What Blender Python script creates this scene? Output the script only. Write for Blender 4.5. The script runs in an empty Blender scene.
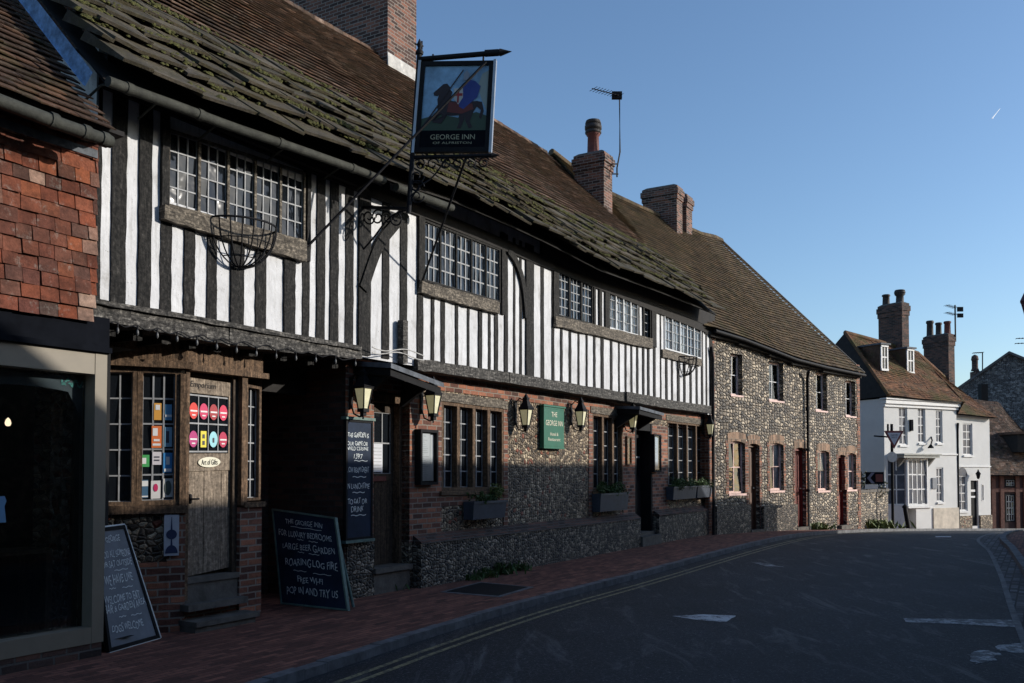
import bpy, math, random
from mathutils import Vector, Matrix, noise
random.seed(7)
SC = bpy.context.scene
COL = SC.collection
# ------------------------------------------------------------------ camera
F = 900.0; CH = 1.6; PITCH = math.radians(1.8); HOR = 470.0
VC = HOR - F*math.tan(PITCH)
cd = bpy.data.cameras.new('camera'); cam = bpy.data.objects.new('camera', cd); COL.objects.link(cam)
cam.location = (0, 0, CH); cam.rotation_euler = (math.pi/2 + PITCH, 0, 0)
cd.sensor_width = 36; cd.lens = 36*F/1024; cd.shift_y = (VC-341.5)/1024; cd.clip_end = 9000; cd.clip_start = .05
SC.camera = cam
def ray(u, v):
    a = (u-512)/F; b = (VC-v)/F
    return Vector((a, math.cos(PITCH)-b*math.sin(PITCH), math.sin(PITCH)+b*math.cos(PITCH)))
def at(u, v, Y):
    r = ray(u, v); k = Y/r.y
    return Vector((r.x*k, Y, CH+r.z*k))
def gz(y):
    t = (y-24.6)/1.6
    sp = (t if t > 20 else math.log1p(math.exp(t)))*1.6
    z = -.0655*sp
    return max(z, -3.0)
def on_ground(u, v, z=0.0):
    r = ray(u, v); k = (z-CH)/r.z
    return Vector((r.x*k, r.y*k, z))
class Fr:
    def __init__(s, x, y, dx, dy):
        s.O = Vector((x, y, 0)); s.d = Vector((dx, dy, 0)).normalized(); s.n = Vector((s.d.y, -s.d.x, 0))
    def P(s, a, o, z): return s.O + s.d*a + s.n*o + Vector((0, 0, z))
    def hit(s, u, v, o=0.0):
        r = ray(u, v); k = ((s.O + s.n*o - Vector((0, 0, 0))).dot(s.n))/r.dot(s.n)
        p = r*k
        return ((p-s.O).dot(s.d), p.z+CH)
    def S(s, u, o=0.0, v=430): return s.hit(u, v, o)[0]
    def Z(s, u, v, o=0.0): return s.hit(u, v, o)[1]
A = Fr(-3.66, 8.0, .59, 1.0)
Cc = Fr(5.17, 22.9, 6.12, 6.3)
# ------------------------------------------------------------------ mesh builder
def wloc(o):
    v = Vector((0, 0, 0))
    while o is not None:
        v = v + Vector(o.location); o = o.parent
    return v
class MB:
    def __init__(s): s.v = []; s.f = []; s.uv = []; s.mi = []; s.sm = []; s.cur = 0
    def face(s, pts, uvs=None, smooth=False):
        b = len(s.v); s.v.extend([Vector(p) for p in pts]); s.f.append(tuple(range(b, b+len(pts)))); s.uv.append(uvs); s.mi.append(s.cur); s.sm.append(smooth)
    def solid(s, vs, fs, smooth=False):
        b = len(s.v); s.v.extend([Vector(p) for p in vs])
        for f in fs: s.f.append(tuple(b+i for i in f)); s.uv.append(None); s.mi.append(s.cur); s.sm.append(smooth)
    def hexa(s, p):   # p: 0-3 bottom ring ccw, 4-7 top ring
        s.solid(p, [(0, 3, 2, 1), (4, 5, 6, 7), (0, 1, 5, 4), (1, 2, 6, 5), (2, 3, 7, 6), (3, 0, 4, 7)])
    def box(s, fr, s0, s1, o0, o1, z0, z1):
        P = fr.P
        s.hexa([P(s0, o1, z0), P(s1, o1, z0), P(s1, o0, z0), P(s0, o0, z0), P(s0, o1, z1), P(s1, o1, z1), P(s1, o0, z1), P(s0, o0, z1)])
    def wbox(s, x0, x1, y0, y1, z0, z1):
        s.hexa([(x0, y0, z0), (x1, y0, z0), (x1, y1, z0), (x0, y1, z0), (x0, y0, z1), (x1, y0, z1), (x1, y1, z1), (x0, y1, z1)])
    def slab(s, q, n, t):  # quad corners q (4), extruded by n*t backwards
        b = [Vector(p)-n*t for p in q]; q = [Vector(p) for p in q]
        s.hexa([b[0], b[1], b[2], b[3], q[0], q[1], q[2], q[3]])
    def tube(s, pts, r, seg=8, r1=None, cap=True):
        pts = [Vector(p) for p in pts]; n = len(pts); rings = []
        for i, p in enumerate(pts):
            t = (pts[min(i+1, n-1)]-pts[max(i-1, 0)]).normalized()
            a = t.cross(Vector((0, 0, 1)))
            if a.length < 1e-3: a = t.cross(Vector((1, 0, 0)))
            a.normalize(); b = t.cross(a)
            rr = r if r1 is None else r + (r1-r)*i/max(1, n-1)
            rings.append([p + (a*math.cos(2*math.pi*k/seg)+b*math.sin(2*math.pi*k/seg))*rr for k in range(seg)])
        vs = [q for R in rings for q in R]; fs = []
        for i in range(n-1):
            for k in range(seg):
                k2 = (k+1) % seg; fs.append((i*seg+k, i*seg+k2, (i+1)*seg+k2, (i+1)*seg+k))
        s.solid(vs, fs, smooth=True)
        if cap:
            s.face(rings[0][::-1]); s.face(rings[-1])
    def lathe(s, c, prof, seg=12, smooth=True, flat_phase=0):
        c = Vector(c); vs = []; fs = []
        for (r, z) in prof:
            for k in range(seg):
                a = 2*math.pi*k/seg+flat_phase; vs.append(c+Vector((r*math.cos(a), r*math.sin(a), z)))
        for i in range(len(prof)-1):
            for k in range(seg):
                k2 = (k+1) % seg; fs.append((i*seg+k, i*seg+k2, (i+1)*seg+k2, (i+1)*seg+k))
        s.solid(vs, fs, smooth)
        s.face(vs[-seg:]); s.face(vs[:seg][::-1])
    def build(s, name, mats, parent=None):
        if not isinstance(mats, (list, tuple)): mats = [mats]
        off = wloc(parent)
        me = bpy.data.meshes.new(name)
        me.from_pydata([v-off for v in s.v], [], s.f)
        for m in mats: me.materials.append(m)
        uvl = me.uv_layers.new(name='UVMap'); data = [0.0]*(2*len(me.loops)); li = 0
        Zv = Vector((0, 0, 1))
        for fi, f in enumerate(s.f):
            pts = [s.v[i] for i in f]
            if s.uv[fi]:
                for (a, b) in s.uv[fi]: data[li] = a; data[li+1] = b; li += 2
                continue
            nrm = Vector((0, 0, 0))
            for i in range(len(pts)):
                p, q = pts[i], pts[(i+1) % len(pts)]
                nrm += Vector(((p.y-q.y)*(p.z+q.z), (p.z-q.z)*(p.x+q.x), (p.x-q.x)*(p.y+q.y)))
            if nrm.length < 1e-12: nrm = Vector((0, 0, 1))
            nrm.normalize()
            t = Zv.cross(nrm)
            if t.length < .15: t = A.d.copy(); b = Vector((-t.y, t.x, 0))
            else: t.normalize(); b = nrm.cross(t)
            for p in pts: data[li] = p.dot(t); data[li+1] = p.dot(b); li += 2
        uvl.data.foreach_set('uv', data)
        me.polygons.foreach_set('material_index', s.mi)
        me.polygons.foreach_set('use_smooth', s.sm)
        me.update()
        o = bpy.data.objects.new(name, me); COL.objects.link(o)
        if parent is not None: o.parent = parent
        return o
def tag(o, label=None, cat=None, group=None, kind=None):
    if label: o['label'] = label
    if cat: o['category'] = cat
    if group: o['group'] = group
    if kind: o['kind'] = kind
    return o
def thing(name, loc, label, cat, group=None):
    o = bpy.data.objects.new(name, None); COL.objects.link(o); o.location = loc; o.empty_display_size = .2
    return tag(o, label, cat, group)
def copy_tree(o, parent=None):
    c = o.copy(); COL.objects.link(c)
    if parent is not None: c.parent = parent
    for ch in list(o.children): copy_tree(ch, c)
    return c
# ------------------------------------------------------------------ materials
def NT(name):
    m = bpy.data.materials.new(name); m.use_nodes = True; nt = m.node_tree
    return m, nt, nt.nodes['Principled BSDF']
def nd(nt, typ, **kw):
    n = nt.nodes.new(typ)
    for k, v in kw.items():
        if k.startswith('i_'):
            key = k[2:]; key = int(key) if key.isdigit() else key.replace('_', ' ')
            n.inputs[key].default_value = v
        else: setattr(n, k, v)
    return n
def L(nt, a, ao, b, bi): nt.links.new(a.outputs[ao], b.inputs[bi])
def mapping(nt, src, scale, kind='UV'):
    tc = nd(nt, 'ShaderNodeTexCoord'); mp = nd(nt, 'ShaderNodeMapping'); mp.inputs['Scale'].default_value = scale
    L(nt, tc, kind, mp, 'Vector'); return mp
def ramp(nt, stops):
    r = nd(nt, 'ShaderNodeValToRGB'); e = r.color_ramp.elements
    e[0].position = stops[0][0]; e[0].color = (*stops[0][1], 1); e[1].position = stops[-1][0]; e[1].color = (*stops[-1][1], 1)
    for p, c in stops[1:-1]:
        x = e.new(p); x.color = (*c, 1)
    return r
def g3(v): return (v, v, v)
def mix(nt, fac, a, b, blend='MIX'):
    m = nd(nt, 'ShaderNodeMix', data_type='RGBA', blend_type=blend)
    def put(sock, x):
        if isinstance(x, tuple) and len(x) == 2 and hasattr(x[0], 'outputs'): nt.links.new(x[0].outputs[x[1]], m.inputs[sock])
        elif isinstance(x, tuple): m.inputs[sock].default_value = (*x, 1)
        else: m.inputs[sock].default_value = x
    if isinstance(fac, tuple): nt.links.new(fac[0].outputs[fac[1]], m.inputs[0])
    else: m.inputs[0].default_value = fac
    put(6, a); put(7, b); return m
def bump(nt, bs, h, ho, strength, dist):
    b = nd(nt, 'ShaderNodeBump'); b.inputs['Strength'].default_value = strength; b.inputs['Distance'].default_value = dist
    L(nt, h, ho, b, 'Height'); L(nt, b, 'Normal', bs, 'Normal'); return b
def simple(name, col, rough=.6, metal=0, var=.25, nscale=6, bmp=.0, spec=.4, coord='Object', emis=None):
    m, nt, bs = NT(name)
    mp = mapping(nt, None, (1, 1, 1), coord)
    n = nd(nt, 'ShaderNodeTexNoise', i_Scale=nscale, i_Detail=6.0, i_Roughness=.65); L(nt, mp, 0, n, 'Vector')
    r = ramp(nt, [(.3, tuple(c*(1-var) for c in col)), (.7, tuple(min(1, c*(1+var)) for c in col))]); L(nt, n, 'Fac', r, 'Fac')
    L(nt, r, 'Color', bs, 'Base Color')
    bs.inputs['Roughness'].default_value = rough; bs.inputs['Metallic'].default_value = metal
    bs.inputs['Specular IOR Level'].default_value = spec
    if bmp: 
        n2 = nd(nt, 'ShaderNodeTexNoise', i_Scale=nscale*5, i_Detail=5.0); L(nt, mp, 0, n2, 'Vector'); bump(nt, bs, n2, 'Fac', bmp, .01)
    if emis:
        bs.inputs['Emission Color'].default_value = (*emis[0], 1); bs.inputs['Emission Strength'].default_value = emis[1]
    return m
def plaster():
    m, nt, bs = NT('lime_plaster'); mp = mapping(nt, None, (1, 1, 1), 'Object')
    n = nd(nt, 'ShaderNodeTexNoise', i_Scale=2.2, i_Detail=8.0, i_Roughness=.7); L(nt, mp, 0, n, 'Vector')
    r = ramp(nt, [(.25, (.31, .30, .285)), (.42, (.52, .522, .53)), (.7, (.66, .665, .68))]); L(nt, n, 'Fac', r, 'Fac')
    mp2 = mapping(nt, None, (9, 9, .8), 'Object'); n2 = nd(nt, 'ShaderNodeTexNoise', i_Scale=2.0, i_Detail=6.0, i_Roughness=.75); L(nt, mp2, 0, n2, 'Vector')
    r2 = ramp(nt, [(.3, (.62, .6, .57)), (.5, (1, 1, 1))]); L(nt, n2, 'Fac', r2, 'Fac')
    mx = mix(nt, .75, (r, 'Color'), (r2, 'Color'), 'MULTIPLY')
    n4 = nd(nt, 'ShaderNodeTexNoise', i_Scale=45.0, i_Detail=3.0); L(nt, mp, 0, n4, 'Vector')
    r4 = ramp(nt, [(.27, (.3, .28, .25)), (.34, (1, 1, 1))]); L(nt, n4, 'Fac', r4, 'Fac')
    mx2 = mix(nt, .6, (mx, 2), (r4, 'Color'), 'MULTIPLY')
    L(nt, mx2, 2, bs, 'Base Color'); bs.inputs['Roughness'].default_value = .85
    n3 = nd(nt, 'ShaderNodeTexNoise', i_Scale=14.0, i_Detail=6.0); L(nt, mp, 0, n3, 'Vector'); bump(nt, bs, n3, 'Fac', .5, .02)
    return m
def timber(name, dark, light, horiz=False, thr=(.35, .72)):
    m, nt, bs = NT(name); mp = mapping(nt, None, (3, 40, 1) if horiz else (40, 3, 1), 'UV')
    mo = mapping(nt, None, (1, 1, 1), 'Object')
    n = nd(nt, 'ShaderNodeTexNoise', i_Scale=1.0, i_Detail=8.0, i_Roughness=.72, i_Distortion=.6); L(nt, mp, 0, n, 'Vector')
    n2 = nd(nt, 'ShaderNodeTexNoise', i_Scale=26.0, i_Detail=5.0, i_Roughness=.7); L(nt, mo, 0, n2, 'Vector')
    mm = nd(nt, 'ShaderNodeMath', operation='MULTIPLY_ADD'); mm.inputs[1].default_value = .5; L(nt, n, 'Fac', mm, 0)
    m3 = nd(nt, 'ShaderNodeMath', operation='MULTIPLY'); m3.inputs[1].default_value = .5; L(nt, n2, 'Fac', m3, 0); L(nt, m3, 0, mm, 2)
    t0, t1 = thr; r = ramp(nt, [(t0, dark), (t0+(t1-t0)*.45, tuple(a+(b-a)*.16 for a, b in zip(dark, light))), (t0+(t1-t0)*.75, tuple(a+(b-a)*.5 for a, b in zip(dark, light))), (t1, light)]); L(nt, mm, 0, r, 'Fac')
    L(nt, r, 'Color', bs, 'Base Color'); bs.inputs['Roughness'].default_value = .8; bs.inputs['Specular IOR Level'].default_value = .25
    bump(nt, bs, mm, 0, .8, .02); return m
def brick(name, c1, c2, mortar, w=.22, h=.072, dark=.4, msize=.010, coord='UV'):
    m, nt, bs = NT(name); mp = mapping(nt, None, (1, 1, 1), coord)
    nz = nd(nt, 'ShaderNodeTexNoise', i_Scale=9.0, i_Detail=2.0); L(nt, mp, 0, nz, 'Vector')
    va = nd(nt, 'ShaderNodeVectorMath', operation='MULTIPLY_ADD'); va.inputs[1].default_value = (.012, .012, 0); L(nt, nz, 'Color', va, 0); L(nt, mp, 0, va, 2)
    b = nd(nt, 'ShaderNodeTexBrick'); b.offset = .5
    for k, v in (('Scale', 1.0), ('Mortar Size', msize), ('Mortar Smooth', .3), ('Brick Width', w), ('Row Height', h), ('Bias', 0.0)): b.inputs[k].default_value = v
    b.inputs['Color1'].default_value = (0, 0, 0, 1); b.inputs['Color2'].default_value = (1, 1, 1, 1); b.inputs['Mortar'].default_value = (.5, .5, .5, 1)
    L(nt, va, 0, b, 'Vector')
    r = ramp(nt, [(0, tuple(x*dark for x in c1)), (.3, c1), (.65, c2), (.9, tuple(min(1, x*1.35) for x in c2)), (1, tuple(x*.5 for x in c1))]); L(nt, b, 'Color', r, 'Fac')
    n = nd(nt, 'ShaderNodeTexNoise', i_Scale=16.0, i_Detail=7.0, i_Roughness=.75); L(nt, mp, 0, n, 'Vector')
    r2 = ramp(nt, [(.3, (.5, .5, .5)), (.6, (1, 1, 1))]); L(nt, n, 'Fac', r2, 'Fac')
    mx = mix(nt, .8, (r, 'Color'), (r2, 'Color'), 'MULTIPLY')
    n5 = nd(nt, 'ShaderNodeTexNoise', i_Scale=1.3, i_Detail=5.0); L(nt, mp, 0, n5, 'Vector')
    r5 = ramp(nt, [(.35, (.55, .52, .5)), (.6, (1, 1, 1))]); L(nt, n5, 'Fac', r5, 'Fac')
    mx1 = mix(nt, .6, (mx, 2), (r5, 'Color'), 'MULTIPLY')
    mx2 = mix(nt, (b, 'Fac'), (mx1, 2), mortar); L(nt, mx2, 2, bs, 'Base Color'); bs.inputs['Roughness'].default_value = .88
    sub = nd(nt, 'ShaderNodeMath', operation='SUBTRACT'); L(nt, n, 'Fac', sub, 0); L(nt, b, 'Fac', sub, 1)
    bump(nt, bs, sub, 0, .7, .02); return m
def flint(name, scale=14, dark=(.02, .02, .024), mid=(.10, .095, .09), pale=(.42, .40, .36), mortar=(.26, .23, .19), edge=.07, ysc=1.3, redbits=0.0, coursed=False):
    m, nt, bs = NT(name); mp = mapping(nt, None, (scale, scale*ysc, 1), 'UV')
    nz = nd(nt, 'ShaderNodeTexNoise', i_Scale=1.1, i_Detail=2.0); L(nt, mp, 0, nz, 'Vector')
    va = nd(nt, 'ShaderNodeVectorMath', operation='MULTIPLY_ADD'); va.inputs[1].default_value = (.5, .5, 0); L(nt, nz, 'Color', va, 0); L(nt, mp, 0, va, 2)
    vo = nd(nt, 'ShaderNodeTexVoronoi', voronoi_dimensions='2D'); vo.inputs['Scale'].default_value = 1.0; vo.inputs['Randomness'].default_value = .78 if coursed else .9; L(nt, va, 0, vo, 'Vector')
    ve = nd(nt, 'ShaderNodeTexVoronoi', voronoi_dimensions='2D', feature='DISTANCE_TO_EDGE'); ve.inputs['Scale'].default_value = 1.0; ve.inputs['Randomness'].default_value = .78 if coursed else .9; L(nt, va, 0, ve, 'Vector')
    sp = nd(nt, 'ShaderNodeSeparateColor'); L(nt, vo, 'Color', sp, 0)
    stops = [(0, dark), (.38, tuple((a*2+b)/3 for a, b in zip(dark, mid))), (.6, mid), (.8, tuple((a+b)/2 for a, b in zip(mid, pale))), (1, pale)]
    r = ramp(nt, stops); L(nt, sp, 0, r, 'Fac')
    n = nd(nt, 'ShaderNodeTexNoise', i_Scale=3.0, i_Detail=6.0, i_Roughness=.8); L(nt, mp, 0, n, 'Vector')
    r2 = ramp(nt, [(.35, (.35, .35, .35)), (.62, (1.5, 1.5, 1.5))]); L(nt, n, 'Fac', r2, 'Fac')
    mx = mix(nt, .85, (r, 'Color'), (r2, 'Color'), 'MULTIPLY')
    # white cortex rim
    rim = ramp(nt, [(edge, (1, 1, 1)), (edge+.09, (0, 0, 0))]); L(nt, ve, 'Distance', rim, 'Fac')
    sp1 = nd(nt, 'ShaderNodeMath', operation='MULTIPLY'); L(nt, rim, 'Color', sp1, 0); L(nt, sp, 1, sp1, 1)
    mxr = mix(nt, (sp1, 0), (mx, 2), pale)
    mo = ramp(nt, [(edge*.6, (1, 1, 1)), (edge*1.1, (0, 0, 0))]); L(nt, ve, 'Distance', mo, 'Fac')
    big = nd(nt, 'ShaderNodeTexNoise', i_Scale=.09, i_Detail=4.0); L(nt, mp, 0, big, 'Vector')
    rb = ramp(nt, [(.35, tuple(x*.45 for x in mortar)), (.65, mortar)]); L(nt, big, 'Fac', rb, 'Fac')
    mx2 = mix(nt, (mo, 'Color'), (mxr, 2), (rb, 'Color'))
    if redbits:
        gt = nd(nt, 'ShaderNodeMath', operation='GREATER_THAN'); gt.inputs[1].default_value = 1-redbits; L(nt, sp, 2, gt, 0)
        mx3 = mix(nt, (gt, 0), (mx2, 2), (.25, .08, .045)); L(nt, mx3, 2, bs, 'Base Color')
    else: L(nt, mx2, 2, bs, 'Base Color')
    rr = nd(nt, 'ShaderNodeMapRange'); rr.inputs[1].default_value = 0; rr.inputs[2].default_value = .3; rr.inputs[3].default_value = 0; rr.inputs[4].default_value = 1; L(nt, ve, 'Distance', rr, 0)
    ad = nd(nt, 'ShaderNodeMath', operation='MULTIPLY_ADD'); ad.inputs[1].default_value = .5; L(nt, n, 'Fac', ad, 0); L(nt, rr, 0, ad, 2)
    bs.inputs['Roughness'].default_value = .6; bump(nt, bs, ad, 0, .9, .045); return m
def tiles(name, cols, mossc=(.055, .06, .018), moss=.0, lich=.0, rough=.85, mscale=1.5, thr=.5):
    m, nt, bs = NT(name); geo = nd(nt, 'ShaderNodeNewGeometry'); mo = mapping(nt, None, (1, 1, 1), 'Object')
    k = len(cols); r = ramp(nt, [(i/(k-1), c) for i, c in enumerate(cols)]); L(nt, geo, 'Random Per Island', r, 'Fac')
    n = nd(nt, 'ShaderNodeTexNoise', i_Scale=22.0, i_Detail=7.0, i_Roughness=.75); L(nt, mo, 0, n, 'Vector')
    r2 = ramp(nt, [(.3, (.45, .45, .45)), (.65, (1.25, 1.25, 1.25))]); L(nt, n, 'Fac', r2, 'Fac')
    mx = mix(nt, .8, (r, 'Color'), (r2, 'Color'), 'MULTIPLY'); out = (mx, 2)
    nbg = nd(nt, 'ShaderNodeTexNoise', i_Scale=2.6, i_Detail=5.0, i_Roughness=.7); L(nt, mo, 0, nbg, 'Vector')
    rbg = ramp(nt, [(.36, (.5, .5, .5)), (.62, (1.35, 1.3, 1.25))]); L(nt, nbg, 'Fac', rbg, 'Fac')
    mxb = mix(nt, .85, out, (rbg, 'Color'), 'MULTIPLY'); out = (mxb, 2)
    if lich:
        nl = nd(nt, 'ShaderNodeTexNoise', i_Scale=9.0, i_Detail=8.0, i_Roughness=.8); L(nt, mo, 0, nl, 'Vector')
        rl = ramp(nt, [(.56, (0, 0, 0)), (.66, g3(lich))]); L(nt, nl, 'Fac', rl, 'Fac')
        ml = mix(nt, (rl, 'Color'), out, (.33, .32, .28)); out = (ml, 2)
    if moss:
        nm = nd(nt, 'ShaderNodeTexNoise', i_Scale=mscale, i_Detail=9.0, i_Roughness=.78); L(nt, mo, 0, nm, 'Vector')
        rm = ramp(nt, [(thr-.06, (0, 0, 0)), (thr+.08, g3(moss))]); L(nt, nm, 'Fac', rm, 'Fac')
        mm = mix(nt, (rm, 'Color'), out, mossc); out = (mm, 2)
    nt.links.new(out[0].outputs[out[1]], bs.inputs['Base Color'])
    bs.inputs['Roughness'].default_value = rough; bs.inputs['Specular IOR Level'].default_value = .2
    bump(nt, bs, n, 'Fac', .7, .02); return m
def asphalt():
    m, nt, bs = NT('asphalt'); mo = mapping(nt, None, (1, 1, 1), 'Object')
    n = nd(nt, 'ShaderNodeTexNoise', i_Scale=120.0, i_Detail=3.0, i_Roughness=.8); L(nt, mo, 0, n, 'Vector')
    nb = nd(nt, 'ShaderNodeTexNoise', i_Scale=38.0, i_Detail=8.0, i_Roughness=.9); L(nt, mo, 0, nb, 'Vector')
    r = ramp(nt, [(.36, (.004, .005, .007)), (.50, (.016, .018, .022)), (.58, (.045, .047, .052)), (.64, (.34, .34, .34))]); L(nt, nb, 'Fac', r, 'Fac')
    n2 = nd(nt, 'ShaderNodeTexNoise', i_Scale=.6, i_Detail=6.0, i_Roughness=.65); L(nt, mo, 0, n2, 'Vector')
    r2 = ramp(nt, [(.3, (.6, .6, .6)), (.7, (1.25, 1.25, 1.25))]); L(nt, n2, 'Fac', r2, 'Fac')
    mx = mix(nt, 1.0, (r, 'Color'), (r2, 'Color'), 'MULTIPLY')
    # scuffs and worn patches running with the road
    mp = nd(nt, 'ShaderNodeMapping'); mp.inputs['Rotation'].default_value = (0, 0, math.radians(62)); mp.inputs['Scale'].default_value = (3.2, .7, 1)
    tc = nd(nt, 'ShaderNodeTexCoord'); L(nt, tc, 'Object', mp, 0)
    n3 = nd(nt, 'ShaderNodeTexNoise', i_Scale=.9, i_Detail=7.0, i_Roughness=.7, i_Distortion=1.0); L(nt, mp, 0, n3, 'Vector')
    r3 = ramp(nt, [(.54, (0, 0, 0)), (.68, g3(.6))]); L(nt, n3, 'Fac', r3, 'Fac')
    mx2 = mix(nt, (r3, 'Color'), (mx, 2), (.16, .155, .15)); L(nt, mx2, 2, bs, 'Base Color')
    bs.inputs['Roughness'].default_value = .75; bs.inputs['Specular IOR Level'].default_value = .35
    bump(nt, bs, n, 'Fac', .6, .008); return m
def worn(name, col, under, thr=.48, sc=9):
    m, nt, bs = NT(name); mo = mapping(nt, None, (1, 1, 1), 'Object')
    n = nd(nt, 'ShaderNodeTexNoise', i_Scale=sc, i_Detail=9.0, i_Roughness=.8); L(nt, mo, 0, n, 'Vector')
    r = ramp(nt, [(thr-.05, (0, 0, 0)), (thr+.05, (1, 1, 1))]); L(nt, n, 'Fac', r, 'Fac')
    mx = mix(nt, (r, 'Color'), under, col); L(nt, mx, 2, bs, 'Base Color'); bs.inputs['Roughness'].default_value = .7
    return m
def glass_dark(name='dark_window_glass', col=(.008, .010, .013)):
    m, nt, bs = NT(name); bs.inputs['Base Color'].default_value = (*col, 1); bs.inputs['Roughness'].default_value = .06
    bs.inputs['Specular IOR Level'].default_value = .45
    mo = mapping(nt, None, (1, 1, 1), 'Object'); n = nd(nt, 'ShaderNodeTexNoise', i_Scale=5.0, i_Detail=2.0); L(nt, mo, 0, n, 'Vector'); bump(nt, bs, n, 'Fac', .25, .03)
    return m
def glass_clear():
    m = bpy.data.materials.new('clear_window_glass'); m.use_nodes = True; nt = m.node_tree; nt.nodes.clear()
    o = nd(nt, 'ShaderNodeOutputMaterial'); t = nd(nt, 'ShaderNodeBsdfTransparent'); g = nd(nt, 'ShaderNodeBsdfGlossy', i_Roughness=.04); f = nd(nt, 'ShaderNodeFresnel', i_IOR=1.5); mx = nd(nt, 'ShaderNodeMixShader')
    t.inputs[0].default_value = (.85, .88, .88, 1)
    L(nt, f, 0, mx, 0); L(nt, t, 0, mx, 1); L(nt, g, 0, mx, 2); L(nt, mx, 0, o, 0); return m
M = {}
M['plaster'] = plaster()
M['stud'] = timber('weathered_black_timber', (.003, .003, .003), (.15, .138, .125), False, (.45, .72))
M['beam'] = timber('weathered_grey_beam', (.006, .006, .006), (.36, .335, .30), True, (.41, .66))
M['sillbeam'] = timber('pale_oak_sill', (.025, .021, .017), (.40, .34, .265), True, (.38, .64))
M['brownwood'] = timber('brown_oak', (.025, .016, .010), (.24, .15, .09), False, (.3, .62))
M['brownwood_h'] = timber('brown_oak_rail', (.03, .02, .012), (.26, .165, .10), True, (.3, .62))
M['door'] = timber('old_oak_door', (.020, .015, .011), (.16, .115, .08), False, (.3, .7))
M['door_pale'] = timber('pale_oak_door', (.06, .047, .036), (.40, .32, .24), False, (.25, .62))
M['blackwood'] = simple('black_painted_wood', (.010, .010, .011), .75, 0, .4, 8, .2, spec=.15)
M['brick'] = brick('red_brick', (.17, .065, .042), (.32, .125, .07), (.22, .185, .15))
M['brick_buff'] = brick('buff_brick_arch', (.20, .12, .075), (.36, .22, .14), (.25, .2, .15), .072, .22)
M['brick_dark'] = brick('sooty_brick', (.075, .042, .034), (.14, .065, .045), (.09, .08, .07))
M['brick_chim'] = brick('chimney_brick', (.085, .042, .032), (.20, .085, .055), (.22, .19, .165))
M['paver'] = brick('brick_paving', (.20, .068, .043), (.27, .10, .064), (.07, .035, .025), .21, .07, .62, .006)
M['flint'] = flint('flint_wall', 14, (.022, .018, .015), (.20, .145, .095), (.66, .53, .36), (.17, .115, .07), .10, redbits=.03)  # mortar darkened to hold the shadow in the flint gaps too
M['passage'] = brick('shade_black_brick', (.045, .024, .018), (.075, .034, .024), (.04, .034, .028))  # brick darkened to carry the passage's deep shade
M['flint_low'] = flint('flint_plinth', 15, (.012, .011, .011), (.085, .066, .048), (.40, .33, .25), (.055, .042, .03), .08)
M['flint_c'] = flint('coursed_flint', 6.6, (.014, .012, .012), (.17, .13, .088), (.56, .465, .34), (.04, .029, .019), .13, 1.75, coursed=True)  # near-black mortar also paints the shadow between the stones
M['flint_lit'] = flint('lit_inner_flint', 12, (.10, .09, .08), (.45, .40, .32), (.9, .85, .75), (.4, .34, .26), .08, redbits=.12)  # flint lightened to stand in for light on the inner pier
M['flint_g'] = flint('grey_flint_gable', 8, (.03, .03, .035), (.10, .10, .105), (.30, .30, .30), (.16, .16, .16), .06)
M['tile'] = tiles('clay_roof_tile', [(.045, .032, .025), (.11, .068, .046), (.07, .052, .042), (.16, .095, .065), (.085, .055, .04), (.12, .088, .07), (.24, .16, .12)], moss=.55, lich=.5, mscale=1.1, thr=.60)
M['tile_c'] = tiles('mossy_clay_tile', [(.06, .045, .03), (.11, .075, .045), (.08, .06, .035), (.14, .095, .055), (.09, .07, .045)], moss=.55, lich=.3, mscale=2.0, thr=.57)
M['tile_r'] = tiles('orange_clay_tile', [(.09, .05, .03), (.18, .085, .045), (.12, .065, .04), (.22, .105, .055), (.10, .07, .045)], moss=.8, mscale=.7, thr=.53)
M['tile_l'] = tiles('brown_clay_tile', [(.045, .03, .023), (.09, .055, .04), (.065, .045, .035), (.13, .07, .045), (.08, .05, .035)], moss=.5, lich=.3, mscale=2.5, thr=.56)
M['tile_h'] = tiles('hung_tile', [(.10, .034, .022), (.19, .055, .028), (.045, .028, .024), (.24, .075, .035), (.10, .036, .027), (.10, .052, .04), (.21, .065, .035), (.065, .045, .038), (.16, .05, .03), (.09, .04, .03), (.26, .08, .04), (.12, .05, .035), (.38, .27, .21), (.19, .058, .034)], lich=.35)
M['slab'] = tiles('stone_roof_slab', [(.055, .047, .037), (.085, .073, .057), (.068, .06, .047), (.115, .10, .08), (.06, .053, .042)], mossc=(.058, .049, .020), moss=.65, lich=.35, mscale=4.5, thr=.51)
M['moss'] = simple('moss', (.060, .060, .016), .95, 0, .8, 40, .9)
M['leaf'] = simple('leaf', (.045, .085, .02), .6, 0, .5, 8)
M['leaf2'] = simple('yellow_green_leaf', (.10, .13, .03), .6, 0, .4, 8)
M['asphalt'] = asphalt()
M['kerb'] = simple('kerb_stone', (.12, .12, .125), .8, 0, .5, 5, .5)
M['cobble'] = brick('stone_setts', (.10, .10, .10), (.16, .16, .165), (.04, .04, .04), .2, .11, .6, .012)
M['yellow'] = worn('worn_yellow_paint', (.28, .24, .12), (.05, .05, .045), .49, 14)
M['white_mark'] = worn('worn_white_paint', (.55, .55, .55), (.07, .07, .075), .45, 6)
M['white_faint'] = worn('faded_paint_and_sun_patch', (.40, .40, .40), (.06, .06, .062), .52, 8)
M['soil'] = simple('ground_earth', (.05, .045, .035), .95, 0, .3, 2)
M['iron'] = simple('black_iron', (.008, .008, .010), .7, .0, .4, 12, .2, spec=.2)
M['gutter'] = simple('cast_iron_gutter', (.038, .039, .032), .85, 0, .5, 9, .4)
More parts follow.
